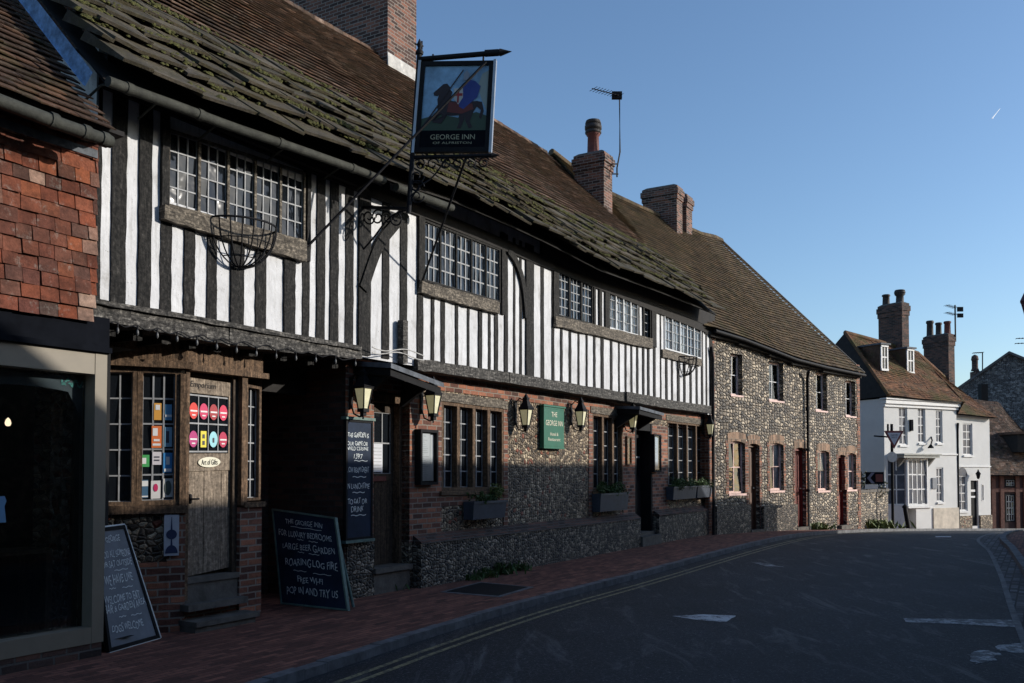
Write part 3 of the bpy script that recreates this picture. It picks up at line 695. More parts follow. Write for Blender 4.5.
beam(510, 372.5, 383, 627, 393, 401.5, -.22, .075, m, .008)
beam(627, 391.5, 401, 660, 397.5, 407, -.22, .12, m, .008)
beam(660, 398.5, 407, 711, 406, 413.5, -.22, .08, m, .006)
m.build('bressumer', M['beam'], inn)
m = MB()
beam(92, 297.5, 302.5, 362, 346, 350.5, -.02, .14, m, .005)
m.build('weather_ledge', M['beam'], inn)
m = MB()
for u in (112, 140, 168, 196, 222, 254, 286, 316, 340):     # joist ends under the jetty
    s = A.S(u, 0, 340); z = A.Z(u, 320+(u-97)*.155, 0)
    jbox(m, A, s-.05, s+.05, -.6, -.03+random.uniform(-.05, .02), (z-.13, z-.12), (z, z), True, .008, 4)
m.build('joist_ends', M['stud'], inn)
m = MB()
m.box(A, S0, SE, -.05, .04, 5.02, 5.2)
m.box(A, S0, A.S(362), .0, .10, 5.05, 5.30); m.box(A, A.S(540), SE+.02, -.05, .05, 5.201, 5.62)
m.build('wall_plate', M['soffit'], inn)
# --- roof
ev = [(106, 77), (142, 90), (230, 122), (330, 157), (400, 182), (452, 199), (510, 224), (546, 241), (600, 269), (660, 291), (718, 314)]
eave = [A.P(A.hit(u, v, .48)[0], .48, A.hit(u, v, .48)[1]) for u, v in ev]
def ridge_at(s):
    k = max(0, min(1, (s-0)/18)); return A.P(s, -4.3, 9.85+.33*k-.08*math.sin(k*math.pi*2.0))
def s_of(p): return (p-A.O).dot(A.d)
pairs = [(e, ridge_at(s_of(e))) for e in eave]
# the main roof runs behind the lower neighbour's gable on the left
roofA = Patch(pairs)
m = MB(); lay(m, roofA, .30, 1.0, .165, .18, .034, jit=.003, sag=.02, edge=.012, gap=.003)
rf = m.build('clay_tile_roof', M['tile'], inn)
m = MB(); sheet(m, roofA, -.05, 50)
back = Patch([(p[1], A.P(s_of(p[1]), -9.2, 5.2)) for p in pairs]); sheet(m, back, .0, 20); 
m.build('roof_deck', M['soffit'], rf)
m = MB()     # ridge tiles
for i in range(64):
    t0, t1 = i/64, (i+1)/64-.001; a, b = roofA.pt(t0, 1), roofA.pt(t1, 1); m.tube([a+Vector((0, 0, -.04)), b+Vector((0, 0, -.035+random.uniform(-.01, .01)))], .12, 10)
m.build('ridge_tiles', M['tile'], rf)
m = MB()
fr_ = [0, .048, .100, .150, .200, .250, .30]
random.seed(11)
for i in range(6): lay(m, roofA, fr_[i]-(.012 if i == 0 else 0), fr_[i+1]+.02, .5, .50-.03*i, .040+.004*(5-i)+.045, lift=.02, jit=.018, wj=.5, gap=.008, drop=.035, sag=.05, edge=.030)
sr = m.build('stone_slab_courses', M['slab'], inn)
m = MB()
for _ in range(24000):
    t = random.random(); i = random.choice([0, 1, 1, 2, 2, 3, 3, 4, 4, 5, 5, 6, 6]); f = fr_[i]+abs(random.gauss(0, .006))-.002
    if noise.noise(Vector((t*34, f*14, 5))) < .08 and random.random() < .9: continue
    f = max(f, .004)
    p = roofA.pt(t, f); N = roofA.nrm(t, f); sg = .07*noise.noise(Vector((t*roofA.len*.7, f*6, 3)))
    up = (roofA.pt(t, min(1, f+.02))-p).normalized(); al = up.cross(N); r = random.uniform(.008, .024)*(1 if random.random() < .95 else 1.7); h = r*random.uniform(.4, 1.1)
    c = p+N*(.165+sg*.7+random.uniform(-.02, .012)); k = 6
    ring = [c+(al*math.cos(a)*1.3+up*math.sin(a)*.8)*r for a in [2*math.pi*j/k for j in range(k)]]; top = [c+N*h*.8+(q-c)*.55 for q in ring]
    m.solid(ring+top+[c+N*h], [(j, (j+1) % k, k+(j+1) % k, k+j) for j in range(k)]+[(k+j, k+(j+1) % k, 2*k) for j in range(k)], True)
m.build('moss', M['moss'], sr)
# soffit closing board under the eaves
m = MB()
for i in range(len(eave)-1):
    a, b = eave[i], eave[i+1]; a2 = a-A.n*.46+Vector((0, 0, .36)); b2 = b-A.n*.46+Vector((0, 0, .36))
    m.face([a+Vector((0, 0, -.03)), b+Vector((0, 0, -.03)), b2, a2])
m.build('eaves_boarding', M['soffit'], inn)
# gutter of the left half
m = MB()
gp = [(108, 79), (142, 91.5), (185, 107), (230, 124), (280, 141), (330, 158.5), (362, 170), (384, 179)]
G3 = [A.P(A.hit(u, v, .52)[0], .52, A.hit(u, v, .52)[1]-.02) for u, v in gp]; G3 = catmull(G3, 3)
m.tube(G3, .046, 10)
for i in range(2, len(G3), 5): m.tube([G3[i]-A.d*.03, G3[i]+A.d*.03], .054, 10)
for i in range(1, len(G3), 4): m.tube([G3[i], G3[i]-A.n*.2+Vector((0, 0, .04)), G3[i]-A.n*.44+Vector((0, 0, -.05))], .012, 5)
m.build('gutter', M['gutter'], inn)
m = MB(); gp = [(396, 187), (425, 198), (452, 208)]
G4 = [A.P(A.hit(u, v, .50)[0], .50, A.hit(u, v, .50)[1]) for u, v in gp]; m.tube(G4, .05, 10)
m.build('gutter', M['gutter'], inn)
# end gable against the left neighbour + end gable right
m = MB()
for s in (S0-.01, SE):
    P = [A.P(s, 0, 2.6), A.P(s, 0, 5.45), A.P(s, -4.3, 9.75), A.P(s, -9, 5.2), A.P(s, -9, -1)]
    if s < 1: P = [A.P(s, 0, 2.6), A.P(s, 0, 5.45), A.P(s, -4.3, 9.7), A.P(s, -9, 5.2), A.P(s, -9, 2.6)]
    else: P[0] = A.P(s, 0, -1)
    m.face(P)
P = A.P; m.face([P(S0, -9, -1), P(SE, -9, -1), P(SE, -9, 5.3), P(S0, -9, 5.3)])
m.build('gable_wall', M['brick_dark'], inn)
# --- ground floor wall
GO = -.20
sJ = A.S(345, GO, 480)
def gq(u0, t0, b0, u1, t1, b1, o=GO): return QF(A, u0, t0, b0, u1, t1, b1, o)
W1 = gq(441, 401, 491, 503, 409, 490); W2 = gq(592, 413, 491, 622.5, 417, 490); W3 = gq(667, 420.5, 487, 705, 425, 486)
D2 = (A.S(373.5, GO, 480), A.S(409, GO, 480), -.5, 2.62); D3 = (A.S(634.5, GO, 480), A.S(652, GO, 480), -.5, 2.62)
hl = [D2, D3]+[(q.s0, q.s1, min(q.zb0, q.zb1), max(q.zt0, q.zt1)) for q in (W1, W2, W3)]
m = MB(); wall_holes(m, A, A.S(408, GO, 480), SE, -.5, 3.0, GO, hl, .30); m.build('flint_wall', M['flint'], inn)
m = MB(); wall_holes(m, A, sJ, A.S(408, GO, 480), -.5, 3.0, GO+.001, [(D2[0], 99, -.5, 2.62)], .30)
q = MB()
# brick band below the beam, brick jambs round openings
def bj(s0, s1, z0, z1, o=.014): m.box(A, s0, s1, GO-.12, GO+o, z0, z1)
bj(D2[1], W1.s0-.001, .62, 2.6, .012)
sq = A.S(512, GO, 440); bj(D2[1]+.01, SE-.02, 2.74, 2.99, .016)
bj(W1.s1, W1.s1+.13, .62, 2.738); bj(W2.s0-.16, W2.s0, .62, 2.738); bj(W2.s1, D3[0], .62, 2.60, .012); bj(D3[1], W3.s0, .62, 2.60, .012); bj(W3.s1, W3.s1+.10, .6, 2.738); bj(SE-.18, SE+.02, -.4, 2.738)
zc = W1.zb0; bj(W1.s0, W1.s1, zc-.22, zc-.06, .010); bj(W3.s0, W3.s1, W3.zb0-.2, W3.zb0-.05, .011); bj(W2.s0, W2.s1, W2.zb0-.2, W2.zb0-.05, .011)
m.build('brickwork', M['brick'], inn)
m = MB()
for s0, s1 in ((sJ+.02, D2[0]),): m.box(A, s0, s1, GO-.1, GO+.02, -.5, .72)
m.box(A, A.S(421, -.05, 560), D3[0]-.03, GO-.05, -.05, -.5, .60); m.box(A, D3[1]+.03, SE, GO-.05, -.05, -.5, .58)
m.build('flint_plinth', M['flint_low'], inn)
m = MB()
for s0, s1 in ((A.S(421, -.05, 560), D3[0]-.03), (D3[1]+.03, SE)):
    m.hexa([A.P(s0, -.035, .60), A.P(s1, -.035, .58), A.P(s1, GO, .58), A.P(s0, GO, .60), A.P(s0, -.05, .625), A.P(s1, -.05, .605), A.P(s1, GO, .71), A.P(s0, GO, .72)])
m.build('plinth_coping', M['brick_dark'], inn)
for q, n in ((W1, 4), (W2, 3), (W3, 4)):
    window(inn, q, lights=n, cols=2, rows=5, fm=M['brownwood'], fw=.05, mull=.075 if n == 4 else .09, bw=.018, back=-.10, sill=(.06, .05, M['brownwood_h']), tilt=.02)
for q in (W1, W2, W3): 
    m = MB(); jbox(m, A, q.s0-.10, q.s1+.10, GO-.1, GO+.03, (q.zt0, q.zt1), (q.zt0+.13, q.zt1+.13), True, .008, 8); m.build('window_lintel', M['sillbeam'], inn)
# passage (deep, dark) between the bay and the pier
B1 = Fr(-3.92, 8.66, .64, .34); PC = Vector((-3.28, 9.0, 0)); B2 = Fr(-3.28, 9.0, .59, 1.0)
sB2 = B2.S(261, 0, 450)
pcA = (PC-A.O).dot(A.d); oB = (PC-A.O).dot(A.n)
sBe = pcA+sB2
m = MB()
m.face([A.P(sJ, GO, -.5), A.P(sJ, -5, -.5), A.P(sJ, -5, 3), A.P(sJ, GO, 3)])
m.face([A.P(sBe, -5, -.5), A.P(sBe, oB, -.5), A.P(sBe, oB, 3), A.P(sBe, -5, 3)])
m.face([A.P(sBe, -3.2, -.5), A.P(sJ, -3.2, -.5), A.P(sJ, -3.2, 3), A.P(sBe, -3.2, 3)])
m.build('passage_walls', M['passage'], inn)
m = MB(); m.face([A.P(-3, .0, 2.94), A.P(sJ+.1, .0, 2.94), A.P(sJ+.1, -5, 2.94), A.P(-3, -5, 2.94)]); 
m.box(A, sBe, sJ, -1.0, -.85, 2.55, 2.94)
m.build('jetty_boards', M['soffit'], inn)
m = MB(); m.box(A, sBe+.35, sJ-.3, -1.62, -1.56, 0.02, 2.3); ob = m.build('passage_door', M['blackwood'], inn)
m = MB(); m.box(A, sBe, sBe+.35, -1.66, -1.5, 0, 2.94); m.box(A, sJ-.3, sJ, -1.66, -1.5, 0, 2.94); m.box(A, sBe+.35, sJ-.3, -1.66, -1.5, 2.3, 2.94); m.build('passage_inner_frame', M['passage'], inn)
# --- the canted bay with its shop door
def bq(fr, u0, t0, b0, u1, t1, b1, o=0.0): return QF(fr, u0, t0, b0, u1, t1, b1, o)
BW1 = bq(B1, 103, 368, 506, 136.5, 368, 506); BW2 = bq(B1, 137, 367, 506, 180, 369, 504.5)
m = MB(); wall_holes(m, B1, -.6, B1.S(184, 0, 500), -.3, 2.95, -.0, [(BW1.s0, BW2.s1, BW1.zb0, BW1.zt0)], .14)
m.build('bay_flint_wall', M['flint'], inn)
m = MB()
sC = B1.S(184.2, 0, 500)
z5 = B1.Z(160, 562, 0); m.box(B1, .25, sC, -.1, .014, -.3, z5); m.box(B1, sC-.16, sC+.012, -.1, .018, -.3, BW2.zb0-.08)
dS1 = B2.S(239, 0, 500)
m.box(B2, dS1, sB2, -.25, .02, -.3, B2.Z(250, 507, 0)); m.box(B2, -.0, sB2, -.6, -.02, -.3, .35)
m.build('bay_brickwork', M['brick'], inn)
w1 = window(inn, BW1, lights=1, cols=2, rows=5, fm=M['brownwood'], fw=.04, bw=.014, back=-.05)
w2 = window(inn, BW2, lights=1, cols=3, rows=5, fm=M['brownwood'], fw=.05, bw=.016, back=-.05)
# stickers inside the bay window
def sticker(parent, q, a0, a1, b0, b1, col, back=-.045, shape='r', name='sticker', deco=None):
    mb = MB()
    if shape == 'e':
        ca, cb = (a0+a1)/2, (b0+b1)/2; mb.face([q.P(ca+(a1-a0)/2*math.cos(t), cb+(b1-b0)/2*math.sin(t), back+.016) for t in [2*math.pi*k/18 for k in range(18)]])
    else: mb.face([q.P(a0, b0, back+.016), q.P(a1, b0, back+.016), q.P(a1, b1, back+.016), q.P(a0, b1, back+.016)])
    if deco:
        for (x0, x1, y0, y1, mi) in deco:
            mb.cur = mi; A0 = a0+(a1-a0)*x0; A1 = a0+(a1-a0)*x1; B0 = b0+(b1-b0)*y0; B1_ = b0+(b1-b0)*y1
            mb.face([q.P(A0, B0, back+.019), q.P(A1, B0, back+.019), q.P(A1, B1_, back+.019), q.P(A0, B1_, back+.019)])
    return mb.build(name, [flat('sticker_ink', col), flat('sticker_white', (.7, .7, .68)), flat('sticker_dark', (.04, .04, .06))], parent)
def bp(q, u): return (q.fr.S(u, 0, 440)-q.s0)/q.w
def vb(q, v): return (q.fr.Z(158, v, 0)-q.zb0)/(q.zt0-q.zb0)
for (u0, u1, v0, v1, c, sh, dc) in [(154, 161.5, 403, 420, (.62, .30, .05), 'r', [(.2, .8, .6, .9, 1)]), (165.5, 172, 404, 420, (.10, .30, .50), 'r', [(0, 1, .2, .35, 1)]),
  (152, 162, 426, 448, (.65, .16, .04), 'r', [(.1, .6, .55, .9, 1), (.1, .9, .1, .2, 1), (.2, .8, .3, .4, 1)]), (165, 172.5, 427, 447, (.22, .40, .52), 'r', [(.2, .6, .2, .8, 2)]),
  (139.5, 150, 455, 467, (.06, .35, .10), 'r', [(.25, .7, .25, .75, 1)]), (153, 162, 452, 465, (.62, .58, .60), 'r', [(.2, .8, .3, .4, 2), (.2, .8, .55, .65, 2)]), (164, 173, 453, 473, (.04, .22, .48), 'r', [(.3, .7, .4, .8, 1), (.1, .9, .05, .2, 1)]),
  (139.5, 149, 480, 498, (.05, .12, .20), 'r', [(0, 1, .65, .95, 1), (0, 1, .05, .12, 1)]), (152, 161.5, 481, 499, (.62, .60, .58), 'r', []), (164, 174, 479, 498, (.55, .54, .50), 'r', [])]:
    sticker(w2, BW2, bp(BW2, u0), bp(BW2, u1), vb(BW2, v1), vb(BW2, v0), c, -.05, sh, 'window_poster', dc)
sticker(w2, BW2, bp(BW2, 154.5), bp(BW2, 159), vb(BW2, 492), vb(BW2, 484), (.5, .02, .10), -.046, 'e', 'poster_emblem')
sticker(w2, BW2, bp(BW2, 165.5), bp(BW2, 172.5), vb(BW2, 496), vb(BW2, 481), (.08, .10, .08), -.046, 'e', 'poster_emblem')
m = MB()     # timber corner post, sills and cornice of the bay
m.box(B1, B1.S(179.5, 0, 450), B1.S(184.6, 0, 450)+.012, -.1, .03, BW2.zb0-.02, 2.56)
m.box(B1, -.3, sC+.03, -.06, .065, BW2.zb0-.075, BW2.zb0)
m.box(B1, -.3, sC+.06, -.1, .08, BW2.zt0, BW2.zt0+.07); m.box(B1, -.3, sC+.02, -.1, .03, BW2.zt0+.072, 2.93)
zt = B2.Z(200, 372, 0)
m.box(B2, -.01, sB2+.04, -.12, .075, zt, zt+.06); m.box(B2, 0, sB2, -.12, .02, zt+.062, 2.93)
m.box(B2, .0, .045, -.12, .022, .3, zt); p0 = B2.S(239.5, 0, 450); p1 = B2.S(245, 0, 450)
m.box(B2, p0, p1, -.12, .035, B2.Z(245, 505, 0), zt)
m.box(B2, B2.S(242, 0, 500), sB2+.035, -.12, .05, B2.Z(250, 507, 0), B2.Z(250, 507, 0)+.055)
m.build('bay_timber_frame', M['brownwood'], inn)
BW3 = bq(B2, 245.2, 384, 501, 260.5, 387, 500); window(inn, BW3, lights=1, cols=2, rows=6, fm=M['brownwood'], fw=.03, bw=.014, back=-.05)
# door 1
DQ = bq(B2, 186.5, 377, 577, 231, 383, 567, -.06)
dr = MB(); 
# boarded door: vertical planks below, glazed above
G0 = (B2.Z(208, 452, -.06)-DQ.zb0)/(DQ.zt0-DQ.zb0); G1 = (B2.Z(208, 396, -.06)-DQ.zb0)/(DQ.zt0-DQ.zb0)
for i in range(5):
    DQ.box(dr, i/5+.004, (i+1)/5-.004, .0, G0-.10, -.05, -.012+random.uniform(-.003, .003))
DQ.box(dr, 0, 1, G0-.10, G0-.01, -.05, 0); DQ.box(dr, 0, .04, G0-.01, 1, -.05, 0); DQ.box(dr, .93, 1, G0-.01, 1, -.05, 0); DQ.box(dr, .04, .93, G1+.01, 1, -.05, 0)
door = dr.build('shop_door', M['door_pale'], inn); tag(door, 'pale old boarded door with glazed top covered in round stickers')
b = MB(); p = MB()
for c in range(5): x = .04+.89*c/4; DQ.box(b, x-.008, x+.008, G0, G1, -.03, -.012)
for r in range(3): y = G0+(G1-G0)*r/2; DQ.box(b, .04, .93, y-.004, y+.004, -.03, -.010)
b.build('glazing_bars', M['leadbar'], door); DQ.box(p, .04, .93, G0, G1, -.042, -.026); p.build('pane', M['glass'], door)
cc = [(.62, .03, .02), (.55, .02, .10), (.35, .02, .03), (.60, .02, .08), (.42, .02, .16), (.70, .60, .05), (.30, .62, .68), (.45, .015, .07)]
for r in range(2):
    for c in range(4):
        a0 = .04+.89*c/4+.018; a1 = a0+.89/4-.036; b0 = G0+(G1-G0)*(1-r)/2+.022; b1 = b0+(G1-G0)/2-.06
        col = cc[r*4+c]; sh = 'r' if (r, c) == (1, 1) else 'e'
        dd = [(.1, .9, .44, .54, 1), (.3, .7, .2, .28, 1)] if sh == 'e' and (r, c) != (1, 2) else [(.3, .7, .55, .8, 2), (.3, .7, .15, .4, 2)] if sh == 'r' else [(.4, .6, .3, .6, 2)]
        sticker(door, DQ, a0 if sh == 'e' else a0+.03, a1 if sh == 'e' else a1-.03, b0, b1, col, -.024, sh, 'round_sticker', dd)
m = MB(); ca, cb = .48, G0-.055
m.solid([DQ.P(ca+.25*math.cos(t), cb+.027*math.sin(t)*(1 if abs(math.sin(t)) < .8 else .85), .004) for t in [2*math.pi*k/20 for k in range(20)]]+[DQ.P(ca+.25*math.cos(t), cb+.027*math.sin(t), .014) for t in [2*math.pi*k/20 for k in range(20)]], [tuple(range(20, 40))]+[(k, (k+1) % 20, 20+(k+1) % 20, 20+k) for k in range(20)])
pl = m.build('door_plaque', M['gold'], door)
m = MB(); put_text(m, 'Art of Gifts', lambda a, b: DQ.P(a, b, .017), ca-.18, ca+.18, cb-.014, cb+.014); m.build('plaque_lettering', M['iron'], pl)
m = MB(); put_text(m, 'Emporium', lambda a, b: DQ.P(a, b, .004), .06, .62, .945, .985, .04); m.build('door_lettering', M['iron'], door)
m = MB(); c = DQ.P(.06, G0*.62, .015); m.lathe(c, [(.012, -.05), (.02, -.04), (.02, .04), (.012, .05)], 8); m.tube([c, c+B2.n*.05, c+B2.n*.05+B2.d*.07], .011, 6); m.build('door_latch', M['iron'], door)
m = MB()     # dark frame round the door
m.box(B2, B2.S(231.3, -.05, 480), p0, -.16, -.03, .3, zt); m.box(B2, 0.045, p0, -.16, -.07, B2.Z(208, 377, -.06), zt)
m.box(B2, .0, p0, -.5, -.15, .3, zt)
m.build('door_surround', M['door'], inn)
m = MB()
zd = DQ.zb0
m.box(B2, .0, p0, -.2, .02, zd-.06, zd-.005); m.box(B2, .0, p0-.01, -.2, .0, .25, zd-.062); m.box(B2, -.03, p0+.02, -.1, .13, .20, .265)
m.box(B2, -.04, p0+.06, -.1, .26, .06, .11); m.box(B2, -.03, p0+.03, -.1, .23, -.1, .059)
m.build('door_steps', M['stone'], inn)
# door 2
q2 = flatQF(A, D2[0]+.05, D2[1]-.06, .34, 2.5, GO-.22)
dr = MB()
for i in range(5): q2.box(dr, i/5+.005, (i+1)/5-.005, 0, .52, -.05, -.008)
q2.box(dr, 0, 1, .52, .56, -.05, 0); q2.box(dr, 0, .08, .56, .94, -.05, 0); q2.box(dr, .92, 1, .56, .94, -.05, 0); q2.box(dr, 0, 1, .94, 1, -.05, 0)
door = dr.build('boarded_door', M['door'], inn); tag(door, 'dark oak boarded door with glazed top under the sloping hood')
p = MB(); q2.box(p, .08, .92, .56, .94, -.04, -.028); p.build('pane', M['glass'], door)
b = MB()
for c in range(4): x = .08+.84*c/3; q2.box(b, x-.012, x+.012, .56, .94, -.03, -.012)
for r in range(3): y = .56+.38*r/2; q2.box(b, .08, .92, y-.004, y+.004, -.03, -.010)
b.build('glazing_bars', M['leadbar'], door)
m = MB(); q2.box(m, .30, .64, .57, .745, -.012, -.004); nt_ = m.build('paper_notice', M['blind'], door)
m = MB()
for k in range(7): q2.box(m, .34, .60, .59+k*.021, .596+k*.021, -.003, -.001)
m.build('notice_lines', M['alu'], nt_)
m = MB(); q2.box(m, .30, .72, .515, .545, 0, .02); m.build('letter_plate', M['pot'], door)
m = MB(); m.box(A, D2[0], D2[0]+.05, GO-.3, GO-.05, .3, 2.62); m.box(A, D2[1]-.06, D2[1], GO-.3, GO-.12, .3, 2.62); m.box(A, D2[0]+.05, D2[1]-.06, GO-.3, GO-.1, 2.5, 2.62); m.build('door_frame', M['brownwood'], inn)
m = MB(); m.box(A, D2[0]-.02, D2[1]+.02, GO-.3, GO+.06, .27, .335); m.box(A, D2[0], D2[1], GO-.3, GO+.02, -.2, .268); 
m.build('door_steps', M['stone'], inn)
# door 3 in deep shade
q3 = flatQF(A, D3[0]+.08, D3[1]-.08, .28, 2.45, GO-.22)
dr = MB(); q3.box(dr, 0, 1, 0, 1, -.05, -.01)
for (a, b_, c, d) in ((.1, .45, .08, .45), (.55, .9, .08, .45)): q3.box(dr, a, b_, c, d, -.01, .006)
door = dr.build('panelled_door', M['blackwood'], inn); p = MB(); q3.box(p, .15, .85, .55, .93, -.008, .004); p.build('pane', M['glass'], door)
b = MB(); q3.box(b, .48, .52, .55, .93, .005, .014); q3.box(b, .15, .85, .73, .745, .005, .013); b.build('glazing_bars', M['leadbar'], door)
m = MB(); q3.box(m, .3, .6, .66, .78, .015, .02); m.build('paper_notice', M['blind'], door)
m = MB(); m.box(A, D3[0], D3[0]+.08, GO-.3, GO+.01, .2, 2.62); m.box(A, D3[1]-.08, D3[1], GO-.3, GO+.01, .2, 2.62); m.box(A, D3[0]+.08, D3[1]-.08, GO-.3, GO, 2.45, 2.62); m.build('door_frame', M['blackwood'], inn)
m = MB(); m.box(A, D3[0]-.04, D3[1]+.04, GO-.3, GO+.20, -.2, .2); m.box(A, D3[0]-.02, D3[1]+.02, GO-.3, GO+.05, .2, .27); m.build('door_steps', M['stone'], inn)
# porch hoods
def hood(s0, s1, o1, zi, zo, zr, name='porch_hood'):
    m = MB(); P = A.P; th = .06
    m.hexa([P(s0, o1, zo-th), P(s1, o1, zr-th), P(s1, GO, zi-th), P(s0, GO, zi-th), P(s0, o1, zo), P(s1, o1, zr), P(s1, GO, zi), P(s0, GO, zi)])
    ho = m.build(name, M['lead'], inn)
    m = MB()
    m.hexa([P(s0+.03, o1-.03, zo-th-.09), P(s1-.03, o1-.03, zr-th-.09), P(s1-.03, GO, zi-th-.09), P(s0+.03, GO, zi-th-.09), P(s0+.03, o1-.03, zo-th-.002), P(s1-.03, o1-.03, zr-th-.002), P(s1-.03, GO, zi-th-.002), P(s0+.03, GO, zi-th-.002)])
    for s in (s0+.08, s1-.12):
        m.hexa([P(s, GO+.0, 2.45), P(s+.06, GO, 2.45), P(s+.06, GO-.02, 2.45), P(s, GO-.02, 2.45), P(s, o1-.12, zo-th-.1), P(s+.06, o1-.12, zo-th-.1), P(s+.06, GO, zo-.1), P(s, GO, zo-.1)])
    m.build('hood_bracket', M['blackwood'], ho)
sa = A.S(391, .42, 365); sb = A.S(444, .42, 384)
hood(sa, sb, .42, 2.96, A.Z(391, 363, .42), A.Z(444, 383, .42))
sa = A.S(640, .35, 402); sb = A.S(664, .35, 406)
hood(sa, sb, .35, 2.9, 2.86, 2.80)
# --- chimneys
def hit_roof(pa, u, v):
    r = ray(u, v); best = None; O = Vector((0, 0, CH))
    for i in range(200):
        t = i/200
        for j in range(60):
            f = j/60*1.0; p = pa.pt(t, f); d = (p-O); e = (d-r*(d.dot(r)/r.length_squared)).length
            if best is None or e < best[0]: best = (e, p)
    return best[1]
def chimney(parent, fr, base, wd, dn, ztop, z0, mat, corb=True, cap=.16, pots=(), name='chimney'):
    """base = front corner (street/camera side). wd along fr.d, dn back along -n"""
    s = (base-fr.O).dot(fr.d); o = (base-fr.O).dot(fr.n); m = MB()
    m.box(fr, s, s+wd, o-dn, o, z0, ztop-cap)
    if corb:
        m.box(fr, s-.03, s+wd+.03, o-dn-.03, o+.03, ztop-cap, ztop-cap*.62); m.box(fr, s-.06, s+wd+.06, o-dn-.06, o+.06, ztop-cap*.62, ztop-cap*.2)
        m.box(fr, s-.02, s+wd+.02, o-dn-.02, o+.02, ztop-cap*.2, ztop)
    c = m.build(name, mat, parent)
    m = MB()
    m.hexa([fr.P(s-.02, o+.02, ztop), fr.P(s+wd+.02, o+.02, ztop), fr.P(s+wd+.02, o-dn-.02, ztop), fr.P(s-.02, o-dn-.02, ztop), fr.P(s+.12*wd, o-.1*dn, ztop+.07), fr.P(s+wd*.88, o-.1*dn, ztop+.07), fr.P(s+wd*.88, o-dn*.9, ztop+.07), fr.P(s+wd*.12, o-dn*.9, ztop+.07)])
    m.build('mortar_flaunching', M['stone'], c)
    for (a, b, r, h, kind, mt) in pots:
        m = MB(); c0 = fr.P(s+wd*a, o-dn*b, ztop+.04)
        if kind == 'plain': m.lathe(c0, [(r*1.1, 0), (r, .06), (r*.9, h*.8), (r*1.12, h*.84), (r*1.12, h*.96), (r*.95, h)], 14)
        else: m.lathe(c0, [(r*1.1, 0), (r, .06), (r*.92, h*.55), (r*1.15, h*.58), (r*1.15, h*.62)], 14)
        pt = m.build('chimney_pot', M[mt], c)
        if kind == 'cowl':
            m = MB(); m.lathe(c0+Vector((0, 0, h*.60)), [(r*.9, 0), (r*1.35, .03), (r*1.35, h*.09), (r*1.1, h*.10), (r*1.1, h*.14), (r*1.4, h*.15), (r*1.4, h*.26), (r*1.15, h*.28), (r*1.15, h*.3), (r*1.35, h*.31), (r*1.2, h*.4)], 14); m.build('chimney_cowl', M['potb'], c)
    return c
b1 = hit_roof(roofA, 387, 68)
c1 = chimney(inn, A, b1, .95, 3.3, 12.6, b1.z-1.0, M['brick_chim'], True, .3)
m = MB(); s = (b1-A.O).dot(A.d); o = (b1-A.O).dot(A.n)
m.hexa([A.P(s-.02, o+.05, b1.z-.10), A.P(s+.97, o+.05, b1.z-.10), A.P(s+.97, o+.005, b1.z+.0), A.P(s-.02, o+.005, b1.z+.0), A.P(s-.02, o+.02, b1.z+.30), A.P(s+.97, o+.02, b1.z+.30), A.P(s+.97, o+.005, b1.z+.32), A.P(s-.02, o+.005, b1.z+.32)])
m.build('mortar_fillet', M['lead_pale'], c1)
m = MB(); m.tube([A.P(s+.9, o, b1.z+.85), A.P(s+1.12, o+.05, b1.z+.88)], .018, 6); m.tube([A.P(s+1.08, o+.05, b1.z+.80), A.P(s+1.08, o+.05, b1.z+.97)], .018, 6); m.build('iron_bracket', M['iron'], c1)
# ================================================================== cottages
cot = thing('flint_cottages', Cc.P(0, 0, 0), 'pair of two-storey flint cottages with clay tiled roof and red doors beyond the inn', 'cottages')
LE = (Vector((11.29, 29.2, 0))-Cc.O).length
SEo = A.P(SE, 0, 0)
ez = [(0.0, 714, 329), (.25, 742, 337.5), (.5, 772, 349), (.68, 795, 358), (.85, 826, 366), (1.02, 864, 374)]
ev2 = []
for k, u, v in ez:
    s, z = Cc.hit(u, v, .22); ev2.append(Cc.P(s, .22, z))
ev2 = [ev2[0]-Cc.d*.5]+ev2
rp = [at(551, 152, 24.9), at(600, 190, 26.4), at(640, 208.5, 27.8), at(676, 224, 29.4), at(700, 234.5, 30.7), at(714, 237.5, 31.8), at(721, 241, 32.8)]
roofC = Patch(list(zip(ev2, rp)))
m = MB(); lay(m, roofC, 0, 1, .155, .18, .032, jit=.003, sag=.02, edge=.012, gap=.003); rc = m.build('clay_tile_roof', M['tile_c'], cot)
m = MB(); sheet(m, roofC, -.06, 20)
bk = [Patch([(p, p-Cc.n*5+Vector((0, 0, -5))) for p in rp])]; sheet(m, bk[0], 0, 8)
m.build('roof_deck', M['soffit'], rc)
m = MB()
for i in range(40):
    a, b = roofC.pt(i/40, 1), roofC.pt((i+.97)/40, 1); m.tube([a, b], .11, 8)
m.build('ridge_tiles', M['tile_c'], rc)
m = MB(); a, b = roofC.pt(1, 0), roofC.pt(1, 1); m.tube([a+Vector((0, 0, .03)), b+Vector((0, 0, .03))], .05, 6); m.build('verge', M['stone'], rc)
sdir = Cc.d
def cq(u0, t0, b0, u1, t1, b1, o=0.0): return QF(Cc, u0, t0, b0, u1, t1, b1, o)
up = [cq(730.5, 352, 393, 742.5, 354, 397), cq(769, 361, 399, 783.5, 366, 402), cq(815.5, 372, 410, 827, 376, 411), cq(845.5, 380, 415, 855.5, 382, 417)]
lo = [cq(728.5, 440, 493, 745, 442, 494), cq(769.5, 442, 490, 783.5, 444, 491), cq(817.5, 450, 490, 829, 451, 491), cq(846.5, 452, 489, 856, 454, 490)]
